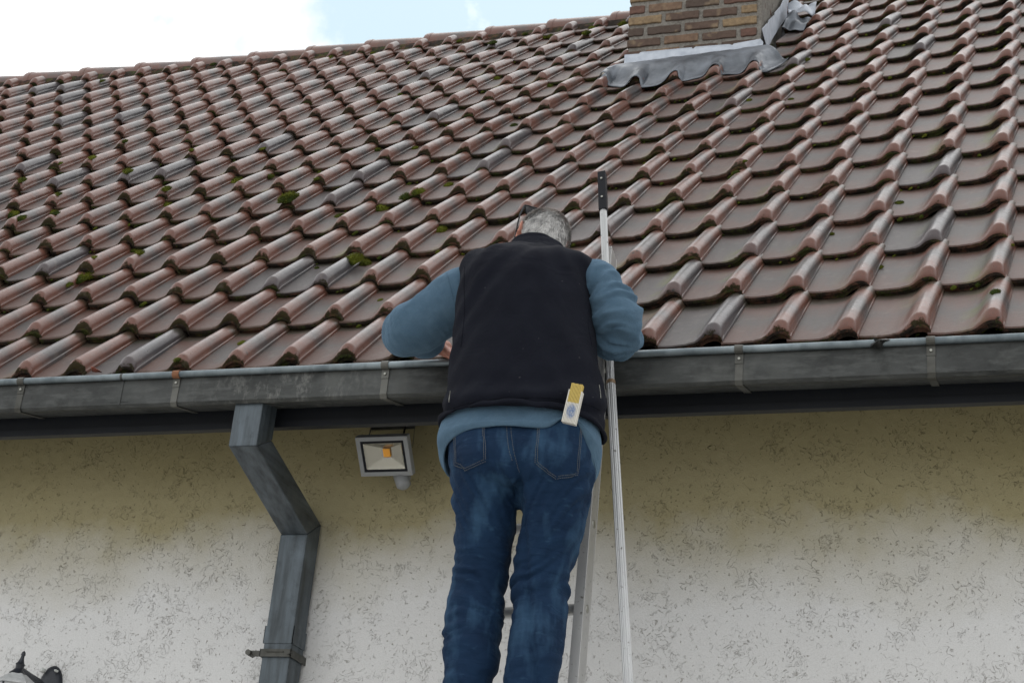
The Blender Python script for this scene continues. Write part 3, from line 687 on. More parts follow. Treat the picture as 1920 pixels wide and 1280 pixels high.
# ------------------------------------------------------------------ floodlight
fl = empty('floodlight', (-1.05, .3, 3.8)); tag(fl, 'square grey floodlight with orange chip and motion sensor on the wall', 'floodlight')
F0 = Vector(at(665, 820, .215)); al = math.radians(41); fx = Vector((1, 0, 0)); fd = Vector((0, math.sin(al), -math.cos(al))); fn = fx.cross(fd).normalized()
if fn.y > 0: fn = -fn
FW, FH = .190, .142
def fp(a, b, c): return F0 + fx * a * FW + fd * b * FH + fn * c
def frame(a0, b0, a1, b1, A0, B0, A1, B1, z0, z1):
    mb = MB(); V = [fp(*q) for q in ((A0, B0, z0), (A1, B0, z0), (A1, B1, z0), (A0, B1, z0), (a0, b0, z1), (a1, b0, z1), (a1, b1, z1), (a0, b1, z1))]
    return V
mb = MB(); ta_, tb_ = .085, .11
V = [fp(*q) for q in ((0, 0, 0), (1, 0, 0), (1, 1, 0), (0, 1, 0), (ta_, tb_, .001), (1 - ta_, tb_, .001), (1 - ta_, 1 - tb_, .001), (ta_, 1 - tb_, .001), (0, 0, -.028), (1, 0, -.028), (1, 1, -.028), (0, 1, -.028), (.12, .15, -.055), (.88, .15, -.055), (.88, .85, -.055), (.12, .85, -.055), (ta_, tb_, -.03), (1 - ta_, tb_, -.03), (1 - ta_, 1 - tb_, -.03), (ta_, 1 - tb_, -.03))]
F = [(i, (i + 1) % 4, 4 + (i + 1) % 4, 4 + i) for i in range(4)] + [(i, 8 + i, 8 + (i + 1) % 4, (i + 1) % 4) for i in range(4)] + [(8 + i, 12 + i, 12 + (i + 1) % 4, 8 + (i + 1) % 4) for i in range(4)] + [(12, 13, 14, 15)] + [(4 + i, 4 + (i + 1) % 4, 16 + (i + 1) % 4, 16 + i) for i in range(4)]
MB().add(V, F).build('housing', M_LAMPGREY, fl, bevel=.002)
ga, gb = ta_ + .045, tb_ + .06
V = [fp(*q) for q in ((ta_, tb_, -.001), (1 - ta_, tb_, -.001), (1 - ta_, 1 - tb_, -.001), (ta_, 1 - tb_, -.001), (ga, gb, -.002), (1 - ga, gb, -.002), (1 - ga, 1 - gb, -.002), (ga, 1 - gb, -.002))]
MB().add(V, [(i, (i + 1) % 4, 4 + (i + 1) % 4, 4 + i) for i in range(4)]).build('gasket', M_BLACK, fl)
mr = Mat('reflector_aluminium', .25, .9, .5, (.36, .35, .30))
V = [fp(*q) for q in ((ga, gb, -.0025), (1 - ga, gb, -.0025), (1 - ga, 1 - gb, -.0025), (ga, 1 - gb, -.0025), (ga + .03, gb + .05, -.008), (1 - ga - .03, gb + .05, -.008), (1 - ga - .03, 1 - gb - .05, -.008), (ga + .03, 1 - gb - .05, -.008), (.43, .37, -.026), (.57, .37, -.026), (.57, .60, -.026), (.43, .60, -.026))]
MB().add(V, [(i, (i + 1) % 4, 4 + (i + 1) % 4, 4 + i) for i in range(4)] + [(4 + i, 4 + (i + 1) % 4, 8 + (i + 1) % 4, 8 + i) for i in range(4)] + [(8, 9, 10, 11)]).build('reflector', mr.m, fl)
V = [fp(*q) for q in ((.435, .38, -.0255), (.565, .38, -.0255), (.565, .585, -.0255), (.435, .585, -.0255), (.435, .38, -.022), (.565, .38, -.022), (.565, .585, -.022), (.435, .585, -.022))]
MB().add(V, [(4, 5, 6, 7), (0, 1, 5, 4), (1, 2, 6, 5), (2, 3, 7, 6), (3, 0, 4, 7)]).build('led_chip', plain('orange_phosphor', (.85, .36, .02), .5, 0, .05, 20), fl)
mg = Mat('lamp_glass', .04, 0, .5, (1, 1, 1)); mg.b.inputs['Transmission Weight'].default_value = 1.; mg.b.inputs['IOR'].default_value = 1.2
V = [fp(*q) for q in ((ga, gb, -.0008), (1 - ga, gb, -.0008), (1 - ga, 1 - gb, -.0008), (ga, 1 - gb, -.0008))]; MB().add(V, [(0, 1, 2, 3)]).build('lens_glass', mg.m, fl)
for a, b in ((.045, .06), (.955, .06), (.955, .94), (.045, .94), (.045, .40)):
    MB().tube([fp(a, b, -.002), fp(a, b, .0016)], .0032 if b != .40 else .0022, 10).build('screw', M_SCREW, fl, True)
# bracket: a bent strap to the wall; sensor below
bl, br_, bt = fp(.12, .30, -.03), fp(1.0, .30, -.03), Vector(at(692, 797, .44))
mb = MB(); wz = bt.z
pa = [Vector((bl.x - .0, bl.y, bl.z)), Vector((at(692, 800, .44))), Vector((at(774, 797, .44))), Vector((br_.x + .004, br_.y, br_.z))]
for a, b in ((pa[0], pa[1]), (pa[3], pa[2])):
    mb.add([a + Vector((0, 0, -.011)), a + Vector((0, 0, .011)), b + Vector((0, .016, .011)), b + Vector((0, .016, -.011)), a + Vector((.002, 0, -.011)), a + Vector((.002, 0, .011)), b + Vector((.002, .016, .011)), b + Vector((.002, .016, -.011))], [(0, 1, 2, 3), (7, 6, 5, 4), (0, 4, 5, 1), (3, 2, 6, 7), (1, 5, 6, 2), (0, 3, 7, 4)])
mb.box((pa[1].x, .455, wz - .012), (pa[2].x + .002, .4585, wz + .010)); mb.build('bracket', M_STRAP, fl)
s0 = Vector(at(752, 893, .33)); s1 = Vector(at(757, 909, .325))
MB().tube([s0 + Vector((0, .03, .012)), s0, s1, s1 + (s1 - s0) * .25], [.024, .027, .025, .016], 20).build('motion_sensor', M_LAMPGREY, fl, True, 60)
MB().tube([Vector(at(760, 800, .44)), Vector(at(757, 812, .40)), Vector(at(752, 830, .36))], .0035, 8).build('cable', M_BLACK, fl, True)

# ------------------------------------------------------------------ wall lantern (mostly below the frame)
wl = empty('wall_lantern', (-2.36, .40, 3.0)); tag(wl, 'black cast iron wall lantern in the lower left corner', 'lantern')
pc = Vector(at(90, 1290, .445))
V = []; F = []; ns, nr_ = 28, 5
for i in range(nr_ + 1):
    t = i / nr_; rr = math.cos(t * math.pi / 2 * .96); d = math.sin(t * math.pi / 2) * .026
    for j in range(ns):
        th = 2 * math.pi * j / ns; V.append((pc.x + math.cos(th) * .048 * rr, .46 - d - .002, pc.z + math.sin(th) * (.085) * rr))
for i in range(nr_):
    for j in range(ns): F.append((i * ns + j, i * ns + (j + 1) % ns, (i + 1) * ns + (j + 1) % ns, (i + 1) * ns + j))
F.append(tuple(range(nr_ * ns, nr_ * ns + ns))[::-1])
MB().add(V, F).build('wall_plate', M_IRON, wl, True, 50)
for px_, py_, rr in ((79, 1255, .0085), (104, 1256, .0045)):
    c = Vector(at(px_, py_, .425)); MB().tube([c + Vector((0, .012, 0)), c, c + Vector((0, -.006, 0))], [rr, rr, rr * .5], 12).build('plate_screw', plain('white_cap', (.55, .57, .55), .5), wl, True)
hd = Vector(at(35, 1253, .20)); ar = [pc + Vector((0, -.02, -.01)), Vector(at(72, 1277, .37)), Vector(at(55, 1266, .28)), hd]
MB().tube(ar, [.017, .012, .011, .012], 12).tube([ar[1] + Vector((-.004, 0, -.03)), ar[1] + Vector((0, 0, .0)), ar[1] + Vector((.01, 0, -.02))], .010, 8).build('arm', M_IRON, wl, True, 50)
fz = [(.0, .030), (.008, .022), (.018, .013), (.030, .015), (.034, .017), (.038, .012), (.052, .007), (.062, .0055), (.066, .0078), (.074, .0062), (.080, .001)]
MB().tube([hd + Vector((.008 * a / .08, 0, a - .018)) for a, b in fz], [b for a, b in fz], 14, True).build('finial', M_IRON, wl, True, 50)
def lring(r, z): return [hd + Vector((math.cos(math.radians(60 * k + 30)) * r, math.sin(math.radians(60 * k + 30)) * r, z)) for k in range(6)]
R_ = [lring(.03, -.018), lring(.075, -.05), lring(.078, -.058)]
MB().add([q for r in R_ for q in r], [(i * 6 + j, i * 6 + (j + 1) % 6, (i + 1) * 6 + (j + 1) % 6, (i + 1) * 6 + j) for i in range(2) for j in range(6)] + [(0, 1, 2, 3, 4, 5)]).build('lantern_roof', plain('whitish_weathered_cap', (.42, .43, .43), .7, .0, .5, 60), wl)
mfg = Mat('frosted_glass', .35, 0, .5, (.75, .77, .78)); mfg.b.inputs['Transmission Weight'].default_value = .6
R_ = [lring(.070, -.058), lring(.050, -.20)]
for j in range(6):
    MB().add([R_[0][j], R_[0][(j + 1) % 6], R_[1][(j + 1) % 6], R_[1][j]], [(0, 1, 2, 3)]).build('pane', mfg.m, wl)
    MB().tube([R_[0][j], R_[1][j]], .0035, 6).build('glazing_bar', M_IRON, wl)
MB().add(lring(.053, -.20) + lring(.04, -.22), [(j, (j + 1) % 6, 6 + (j + 1) % 6, 6 + j) for j in range(6)] + [(6, 7, 8, 9, 10, 11), (0, 1, 2, 3, 4, 5)]).build('lantern_base', M_IRON, wl)

# ------------------------------------------------------------------ the man
man = empty('person', (-.28, -.5, 2.5))
tag(man, 'grey haired man in dark vest, blue fleece and jeans bending over the gutter', 'person')
PM = FPX / 4.62                                      # pixels per metre at the man
def lring2(px0, px1, py, Y, ry, n=2.4, tilt=0., seg=48, curve=0., ycurve=0.):
    """body ring between two silhouette pixels at height py; tilt leans it forward"""
    a = at(px0, py, Y); b = at(px1, py, Y); cx_ = (a + b) / 2; rx = abs(b[0] - a[0]) / 2; R = []
    for j in range(seg):
        th = 2 * math.pi * j / seg; c_, s_ = math.cos(th), math.sin(th)
        x = math.copysign(abs(c_) ** (2 / n), c_) * rx; y = math.copysign(abs(s_) ** (2 / n), s_) * ry
        back = max(0., -s_)
        R.append(Vector((cx_[0] + x, cx_[1] + y * math.cos(tilt), cx_[2] - y * math.sin(tilt) + curve * back ** .75 + (b[2] - a[2]) * x / (2 * rx))))
    return R
def loft(rings, cap0=True, cap1=True):
    s = len(rings[0]); V = [p for r in rings for p in r]; F = [(i * s + j, i * s + (j + 1) % s, (i + 1) * s + (j + 1) % s, (i + 1) * s + j) for i in range(len(rings) - 1) for j in range(s)]
    if cap0: F.append(tuple(range(s))[::-1])
    if cap1: F.append(tuple(range((len(rings) - 1) * s, len(rings) * s)))
    return V, F
def spline(pts, n_):
    """Catmull-Rom through tuples"""
    P = [np.array(p, float) for p in pts]; P = [2 * P[0] - P[1]] + P + [2 * P[-1] - P[-2]]; out = []
    for i in range(1, len(P) - 2):
        for k in range(n_):
            t = k / n_; out.append(.5 * ((2 * P[i]) + (-P[i - 1] + P[i + 1]) * t + (2 * P[i - 1] - 5 * P[i] + 4 * P[i + 1] - P[i + 2]) * t * t + (-P[i - 1] + 3 * P[i] - 3 * P[i + 1] + P[i + 2]) * t ** 3))
    out.append(P[-2]); return out
def remesh(mb, voxel, smooth=4):
    o = mesh_obj('tmp', mb.v, mb.f); bm = bmesh.new(); bm.from_mesh(o.data); bmesh.ops.recalc_face_normals(bm, faces=bm.faces); bm.to_mesh(o.data); bm.free()
    m = o.modifiers.new('r', 'REMESH'); m.mode = 'VOXEL'; m.voxel_size = voxel
    s = o.modifiers.new('s', 'SMOOTH'); s.iterations = smooth; s.factor = .5
    dg = bpy.context.evaluated_depsgraph_get(); me = bpy.data.meshes.new_from_object(o.evaluated_get(dg)); bpy.data.objects.remove(o); return me
def displace(me, fn):
    n_ = len(me.vertices); nrm = [v.normal.copy() for v in me.vertices]; cos = [v.co.copy() for v in me.vertices]
    for v, p, q in zip(me.vertices, cos, nrm): v.co = p + q * fn(p, q)
    me.update()
def finish(me, name, mat, parent):
    me.materials.clear(); me.materials.append(mat); me.polygons.foreach_set('use_smooth', [True] * len(me.polygons)); me.name = name
    o = bpy.data.objects.new(name, me); col.objects.link(o); setparent(o, parent); return o
def ppy(p):                                          # photo pixel of a world point
    q = proj(p); return q[0], q[1]
def nz3(p, sx, sy, sz, o=0.): return mnoise.noise(Vector((p.x * sx + o, p.y * sy, p.z * sz)))
def ridge(v): return 1 - abs(v) * 2.2

# fabrics
def cloth(name, c1, c2, sc=9, rough=.95, weave=900, wb=.2, fuzz=.3, extra=None):
    m = Mat(name, rough, 0, .15); P = m.coord(); a = m.noise(P, sc, 5, .6); b = m.noise(P, weave, 2, .6)
    c = m.mix(m.ramp(a, (.3, 0.), (.7, 1.)), c1, c2); c = m.mix(m.math('MULTIPLY', b, .35), c, tuple(x * .55 for x in c1))
    if extra: c = extra(m, P, c)
    m.color(c); m.b.inputs['Sheen Weight'].default_value = fuzz; m.b.inputs['Sheen Roughness'].default_value = .5
    m.b.inputs['Sheen Tint'].default_value = (*[min(1, x * 4 + .1) for x in c2], 1)
    m.bump(m.math('ADD', b, m.math('MULTIPLY', a, .4)), wb, .002)
    if name != 'x':
        q = m.n('Bump'); q.inputs['Strength'].default_value = {'blue_denim': .5, 'blue_fleece': .5, 'dark_navy_fleece': .45}[name]; q.inputs['Distance'].default_value = .02; m.l(m.noise(m.coord(scale=(1, 1, 2.2) if name == 'blue_denim' else (1, 1, 1)), 12 if name == 'blue_denim' else 10, 3, .5, .6), q.inputs['Height']); bn = [n for n in m.t.nodes if n.type == 'BUMP'][0]; m.l(q.outputs[0], bn.inputs['Normal'])
    return m.m
def lint(m, P, c):
    s = m.ramp(m.noise(P, 75, 2, .5), (.76, 0.), (.79, .5)); return m.mix(s, c, (.10, .10, .11))
def denim(m, P, c):
    # worn lighter over the seat and the outer thigh, fades with the cloth itself
    n_ = m.noise(m.coord(scale=(1, 1, .35)), 13, 4, .55); n2_ = m.noise(m.coord(scale=(1, 1, 3.)), 22, 3, .6)
    c = m.mix(m.ramp(n_, (.50, 0.), (.66, .55)), c, (.036, .085, .15)); return m.mix(m.ramp(n2_, (.62, 0.), (.72, .25)), c, (.04, .09, .15))
M_VEST = cloth('dark_navy_fleece', (.0050, .0060, .0110), (.0080, .0095, .0160), 12, .95, 1100, .35, .03, lint)
M_FLEECE = cloth('blue_fleece', (.056, .103, .153), (.078, .134, .190), 22, .95, 300, .9, .25)
M_JEANS = cloth('blue_denim', (.0045, .0165, .043), (.0085, .029, .068), 10, .85, 1000, .3, .08, denim)
M_THREAD = plain('jeans_thread', (.12, .12, .11), .8)
msk = Mat('skin', .5, 0, .4); P_ = msk.coord(); a_ = msk.noise(P_, 35, 4); msk.color(msk.mix(a_, (.42, .17, .12), (.55, .27, .20))); msk.b.inputs['Subsurface Weight'].default_value = .15; msk.b.inputs['Subsurface Radius'].default_value = (.02, .008, .004); msk.bump(msk.noise(P_, 400, 3), .1, .001); M_SKIN = msk.m

# jeans
mb = MB()
def legp(rows, Ys, ry):
    R = []
    for (py, x0, x1), Y, r_ in zip(rows, Ys, ry): R.append((py, x0, x1, Y, r_))
    R = spline(R, 4); return loft([lring2(x0, x1, py, Y, r_, 2.1, seg=36) for py, x0, x1, Y, r_ in R])
V, F = loft([lring2(x0, x1, py, Y, ry, 2.5, seg=48) for py, x0, x1, Y, ry in spline([(752, 856, 1108, -.455, .105), (790, 846, 1114, -.465, .118), (830, 845, 1115, -.47, .130), (870, 848, 1111, -.475, .134), (905, 852, 1105, -.472, .122), (925, 858, 1099, -.465, .095)], 4)]); mb.add(V, F)
V, F = legp([(850, 850, 972, ), (885, 850, 974), (930, 853, 973), (990, 857, 962), (1055, 855, 952), (1102, 848, 944), (1149, 839, 942), (1196, 835, 935), (1242, 835, 929), (1280, 836, 920), (1350, 842, 920), (1430, 848, 915), (1490, 850, 918)],
            [-.475, -.475, -.465, -.455, -.445, -.44, -.45, -.46, -.47, -.475, -.48, -.49, -.50], [.10, .108, .105, .095, .085, .080, .080, .080, .079, .076, .07, .065, .066]); mb.add(V, F)
V, F = legp([(850, 978, 1112), (885, 976, 1110), (930, 974, 1103), (990, 977, 1092), (1055, 967, 1073), (1102, 964, 1063), (1149, 965, 1061), (1196, 958, 1057), (1242, 951, 1050), (1280, 948, 1042), (1350, 945, 1034), (1430, 942, 1020), (1490, 942, 1018)],
            [-.475, -.475, -.465, -.455, -.445, -.44, -.45, -.46, -.47, -.475, -.48, -.49, -.50], [.10, .108, .105, .095, .085, .080, .080, .080, .079, .076, .07, .065, .066]); mb.add(V, F)
jm = remesh(mb, .006, 5)
def jd(p, q):
    x, y = ppy(p); d = 0
    k = math.exp(-((y - 1085) / 60) ** 2) + .55 * math.exp(-((y - 1260) / 70) ** 2) + .25 * math.exp(-((y - 985) / 45) ** 2) + .12
    slope = .55 if x < 955 else -.55
    t = p.z + slope * (p.x + .28) * .5
    wv = Vector((p.x * 5, p.y * 5, t * 30 + 1.6 * mnoise.noise(p * 7)))
    d -= .0108 * k * (ridge(mnoise.noise(wv)) - .55) * (.25 + 1.1 * max(0., .5 + mnoise.noise(Vector((p.x * 11, p.y * 8, p.z * 9 + 3)))))
    wv = Vector((p.x * 10 + 5, p.y * 10, t * 62)); d += .0028 * k * mnoise.noise(wv)
    # long diagonal pulls from the seat
    k2 = math.exp(-((y - 930) / 80) ** 2); u_ = p.z * 22 + (p.x + .28) * (38 if x < 968 else -38)
    d -= .008 * k2 * (ridge(mnoise.noise(Vector((u_, p.y * 6, 2.)))) - .5)
    # seat seam groove
    d -= .010 * math.exp(-((x - (962 + (y - 800) * .09)) / 7) ** 2) * (1 / (1 + math.exp(-(y - 838) / 14)))
    # two buttocks
    d += .010 * (math.exp(-((x - 900) / 42) ** 2 - ((y - 865) / 46) ** 2) + math.exp(-((x - 1042) / 44) ** 2 - ((y - 870) / 48) ** 2)) * (1 if q.y < 0 else 0)
    return d
displace(jm, jd); jeans = finish(jm, 'jeans', M_JEANS, man)
bpy.context.view_layer.update(); jb = bvh_of([jeans])
def hit(bv, px, py, off=0.):
    h = bv.ray_cast(CAMV, pix_dir(px, py))
    if h[0] is None: return None
    n_ = h[1] if h[1].dot(CAMV - h[0]) > 0 else -h[1]
    return h[0] + n_ * off
def stitch(name, bv, pts, r, mat, parent, off=.001, dash=0):
    pp = spline([(a, b) for a, b in pts], 14); mb_ = MB(); P = [hit(bv, a, b, off) for a, b in pp]; P = [p for p in P if p is not None]
    if dash:
        L = [];
        for a, b in zip(P[:-1], P[1:]):
            n_ = max(1, int((b - a).length / .0016)); L += [a.lerp(b, i / n_) for i in range(n_)]
        for i in range(0, len(L) - 2, 3): mb_.tube([L[i], L[i + 1], L[min(i + 2, len(L) - 1)]], r, 5)
    else: mb_.tube(P, r, 6)
    return mb_.build(name, mat, parent, True)
def patch(name, bv, poly, mat, parent, off=.0025, n_=26):
    """cloth patch lying on the garment inside a quad-ish outline"""
    q = [np.array(p, float) for p in poly]; V = []; F = []
    for i in range(n_ + 1):
        for j in range(n_ + 1):
            a, b = i / n_, j / n_; top = q[0] * (1 - a) + q[1] * a
            bot = (q[4] * (1 - a / .5) + q[3] * (a / .5)) if a < .5 else (q[3] * (1 - (a - .5) / .5) + q[2] * ((a - .5) / .5))
            p = top * (1 - b) + bot * b; e = min(a, 1 - a, b + .001 if False else 1, 1 - b) * 14; h = hit(bv, *p, off * min(1, .15 + e))
            V.append(h if h is not None else V[-1])
    for i in range(n_):
        for j in range(n_): F.append((i * (n_ + 1) + j, (i + 1) * (n_ + 1) + j, (i + 1) * (n_ + 1) + j + 1, i * (n_ + 1) + j + 1))
    return mesh_obj(name, V, F, mat, parent, True, 60)
PL = [(852, 778), (909, 778), (915, 866), (874, 884), (853, 873)]; PR = [(1008, 790), (1092, 790), (1084, 893), (1042, 901), (1001, 868)]
for q in (PL, PR):
    pk = patch('back_pocket', jb, q, M_JEANS, jeans, .0045)
    for ins in (0, 4.5):
        c_ = np.mean(np.array(q, float), 0); sh = [tuple(np.array(p) + (c_ - np.array(p)) / np.linalg.norm(c_ - np.array(p)) * (3 + ins)) for p in q]
        for a, b in ((1, 2), (2, 3), (3, 4), (4, 0)): stitch('stitching', jb, [sh[a], sh[b]], .0006, M_THREAD, jeans, .0056, 1)
stitch('stitching', jb, [(958, 790), (959, 815), (963, 845), (969, 868), (975, 885)], .0005, M_THREAD, jeans, .0022, 1)
stitch('stitching', jb, [(950, 792), (951, 815), (955, 845), (962, 868)], .0005, M_THREAD, jeans, .0022, 1)

# fleece: hem band showing under the vest, and the two sleeves
def hemring(py, px0, px1, Y, ry, curve, seg=72, n=2.5):
    R = lring2(px0, px1, py, Y, ry, n, seg=seg, curve=curve); cx_ = sum(p.x for p in R) / seg; hw = max(p.x for p in R) - cx_; cy_ = sum(p.y for p in R) / seg
    for p in R:
        u = (p.x - cx_) / hw
        if p.y < cy_ and u > 0: p.z += curve * .85 * math.exp(-((u - .80) / .17) ** 2)          # rides up over the pocket on the right
    return R
rows = [(700, 862, 1112, -.44, .125, .0), (800, 836, 1122, -.455, .142, .0), (838, 827, 1125, -.46, .150, .025), (866, 826, 1121, -.462, .153, .062), (884, 834, 1115, -.462, .152, .080), (889, 837, 1112, -.462, .148, .086), (884, 839, 1110, -.462, .144, .084), (860, 836, 1112, -.462, .142, .05)]
R = [hemring(*r) for r in spline(rows, 5)]
V, F = loft(R, False, False); fh = mesh_obj('fleece_hem', V, F, M_FLEECE, man, True, 80)
for v in fh.data.vertices:
    p = v.co; x, y = ppy(p); v.co += v.normal * (.006 * mnoise.noise(Vector((p.x * 16, p.y * 16, p.z * 9))) + .0015 * mnoise.noise(p * 60))
ss = fh.modifiers.new('sub', 'SUBSURF'); ss.levels = ss.render_levels = 1

def arm(path, name, seed, amp, extra=None):
    mb_ = MB(); P = spline(path, 7); V = []; pts = [Vector(at(a, b, c)) for a, b, c, r in P]; rs = [r / PM for a, b, c, r in P]
    mb_.tube(pts, rs, 28); me = remesh(mb_, .0055, 6); ax = pts
    def f(p, q):
        i = min(range(0, len(ax), 2), key=lambda k: (ax[k] - p).length_squared); t = i / len(ax)
        a = ax[i]; tdir = (ax[min(i + 1, len(ax) - 1)] - ax[max(i - 1, 0)]).normalized(); along = (p - ax[0]).dot(tdir)
        s_ = sum((ax[k + 1] - ax[k]).length for k in range(0)) ; L = i * .01 + (p - a).dot(tdir)
        r_ = p - a
        w_ = Vector((p.x * 9 + seed, p.y * 9, p.z * 9)); d = amp * (ridge(mnoise.noise(Vector((L * extra[0], r_.x * 7 + seed, r_.z * 7 + r_.y * 4)) + Vector((mnoise.noise(w_), 0, 0)) * .8)) - .55)
        d += amp * .35 * mnoise.noise(w_ * 2.2); return d * (.35 + .65 * min(1, t * 3))
    displace(me, f)
    m_ = finish(me, name, M_FLEECE, man); s__ = m_.modifiers.new('s', 'SMOOTH'); s__.iterations = 3; return m_
la = arm([(900, 545, -.40, 45), (872, 553, -.40, 62), (830, 583, -.395, 59), (794, 606, -.39, 57), (770, 620, -.375, 55), (765, 626, -.34, 51), (786, 634, -.27, 43), (800, 638, -.23, 38), (816, 642, -.19, 31)], 'sleeve', 3., .009, (11,))
ra = arm([(1098, 520, -.40, 40), (1118, 530, -.40, 44), (1138, 553, -.40, 45), (1153, 585, -.395, 50), (1161, 613, -.38, 49), (1156, 634, -.34, 46), (1142, 630, -.26, 36), (1136, 606, -.20, 29), (1134, 585, -.17, 25)], 'sleeve', 11., .017, (24,))
bpy.context.view_layer.update(); lab = bvh_of([la])
stitch('sleeve_seam', lab, [(836, 507), (840, 520), (846, 545), (853, 575), (860, 606)], .0011, M_FLEECE, la, .0005)

# vest
rows = [(806, 833, 1129, -.455, .160, .020, 0), (812, 832, 1131, -.455, .164, .018, 0), (800, 834, 1130, -.455, .166, .014, 0), (775, 838, 1130, -.452, .166, .006, 0), (740, 843, 1128, -.447, .163, .0, .02), (690, 850, 1122, -.44, .160, 0, .05), (640, 857, 1115, -.432, .160, 0, .10), (600, 862, 1109, -.425, .160, 0, .12),
        (560, 865, 1108, -.418, .156, 0, .14), (530, 867, 1113, -.410, .146, 0, .14), (512, 868, 1122, -.402, .132, 0, .14), (500, 874, 1122, -.395, .116, 0, .12), (492, 888, 1110, -.385, .100, 0, .1), (485, 910, 1092, -.372, .086, 0, .1), (478, 935, 1070, -.355, .072, 0, .1)]
R = [lring2(x0, x1, py, Y, ry, 2.35, tl, 72, cv) for py, x0, x1, Y, ry, cv, tl in spline(rows, 4)]
mb = MB(); V, F = loft(R, False, False); vo = mesh_obj('vest', V, F, M_VEST, man, True, 80)
def vd(p, q):
    x, y = ppy(p); d = .0045 * mnoise.noise(Vector((p.x * 5, p.y * 5, p.z * 3)))
    # soft diagonal drape from the armholes and the tunnel hem
    u_ = p.z * 9 + (abs(p.x + .27)) * 13; d += .009 * (ridge(mnoise.noise(Vector((u_, p.x * 2.5, 4.)))) - .5) + .004 * mnoise.noise(Vector((p.x * 16, p.z * 7 + abs(p.x + .27) * 14, 2.)))
    d += .007 * math.exp(-((y - (752 + (x - 980) ** 2 / 900)) / 9) ** 2) * (-1) + .008 * math.exp(-((y - (735 + (x - 980) ** 2 / 1100)) / 14) ** 2)
    d += .004 * math.sin(p.z * 60 + 3 * mnoise.noise(p * 5)) * math.exp(-((y - 712) / 30) ** 2)
    return d
displace(vo.data, vd); ss = vo.modifiers.new('sub', 'SUBSURF'); ss.levels = ss.render_levels = 1; so_ = vo.modifiers.new('thick', 'SOLIDIFY'); so_.thickness = .004; so_.offset = -1
# collar
CP = [(522, 930, 1084, -.37, .088), (505, 940, 1076, -.355, .082), (490, 948, 1068, -.335, .077), (478, 953, 1063, -.32, .075), (474, 955, 1061, -.317, .072), (480, 957, 1059, -.317, .069), (496, 955, 1061, -.32, .068)]
R = [lring2(x0, x1, py, Y, ry, 2.0, .55, 56) for py, x0, x1, Y, ry in spline(CP, 3)]; V, F = loft(R, False, False); cl = mesh_obj('collar', V, F, M_VEST, vo, True, 80)
for v in cl.data.vertices: v.co += v.normal * .0016 * math.sin(v.co.z * 260 + 2 * mnoise.noise(v.co * 12))
bpy.context.view_layer.update(); vb = bvh_of([vo])
for xx, pts in ((0, [(867, 500), (867, 540), (866, 580), (862, 620), (858, 650)]), (1, [(1117, 500), (1111, 530), (1107, 570), (1107, 600), (1112, 640)])):
    pass
stitch('hem_seam', vb, [(842, 768), (870, 757), (920, 748), (985, 744), (1050, 747), (1100, 757), (1126, 768)], .0011, M_VEST, vo, .0005)
stitch('armhole_seam', vb, [(871, 500), (870, 530), (871, 570), (869, 610), (864, 650)], .0012, M_VEST, vo, .0005); stitch('armhole_seam', vb, [(1119, 500), (1110, 530), (1104, 570), (1103, 610), (1110, 650)], .0012, M_VEST, vo, .0005)
zp = MB();
for k in range(16):
    for s, px in ((0, 838), (1, 1126)):
        pass
stitch('pocket_zip', vb, [(1123, 722), (1125, 735), (1126, 748)], .0012, M_SCREW, vo, .001, 1); stitch('pocket_zip', vb, [(845, 733), (843, 745), (842, 755)], .0012, M_SCREW, vo, .001, 1)

# body: head, neck, trunk, arms and hands as one skin
HC = Vector(at(1015, 455, -.245)); Fd = Vector((-.52, .62, -.60)).normalized(); Ud = Vector((-.12, .66, .74)); Ud = (Ud - Fd * Ud.dot(Fd)).normalized(); Rd = Fd.cross(Ud).normalized()   # face, crown, right
def H(r_, f_, u_): return HC + Rd * r_ + Fd * f_ + Ud * u_
def hring(u_, rx, rf, rb, cf=0., seg=32):
    R = []
    for j in range(seg):
        th = 2 * math.pi * j / seg; c_, s_ = math.cos(th), math.sin(th); R.append(H(rx * c_, cf + (rf if s_ > 0 else rb) * s_, u_))
    return R
mb = MB()
V, F = loft([hring(*q) for q in ((-.118, .022, .030, .02, .062), (-.108, .038, .045, .03, .045), (-.085, .054, .070, .045, .022), (-.055, .064, .086, .066, .008), (-.02, .071, .092, .088, 0), (.02, .076, .094, .098, 0), (.055, .0745, .089, .096, 0), (.085, .063, .074, .082, 0), (.105, .044, .050, .058, 0), (.116, .018, .02, .025, 0))]); mb.add(V, F)
mb.tube([H(0, .088, .022), H(0, .100, -.008), H(0, .108, -.028), H(0, .096, -.042)], [.007, .010, .014, .009], 10)      # nose
mb.tube([H(-.022, .086, -.066), H(0, .093, -.065), H(.022, .086, -.066)], .0065, 8); mb.tube([H(-.018, .086, -.076), H(0, .092, -.077), H(.018, .086, -.076)], .0065, 8)
mb.tube([H(-.045, .075, .030), H(-.02, .090, .034), H(0, .090, .028), H(.02, .090, .034), H(.045, .075, .030)], .008, 8)   # brow
for s in (-1, 1):                                                                                                          # ears
    o_ = .012 if s < 0 else .004
    V, F = loft([[H(s * (.062 + d), -.012 + (.021 + .004 * math.sin(t)) * math.cos(t) * sc - d * .5, -.014 + .034 * math.sin(t) * sc) for t in np.linspace(0, 6.283, 25)[:-1]] for d, sc in ((0, .7), (.012, .9), (.012 + o_ * .7, 1.08), (.012 + o_, 1.0), (.010 + o_ * .8, .75), (.006 + o_ * .6, .3))]); mb.add(V, F)
    mb.tube([H(s * .074, -.002, -.050), H(s * .077, -.006, -.040)], .008, 8)
mb.tube([H(0, -.01, -.05), Vector(at(1010, 478, -.285)), Vector(at(1005, 500, -.32)), Vector(at(1000, 540, -.39))], [.055, .050, .054, .08], 20)
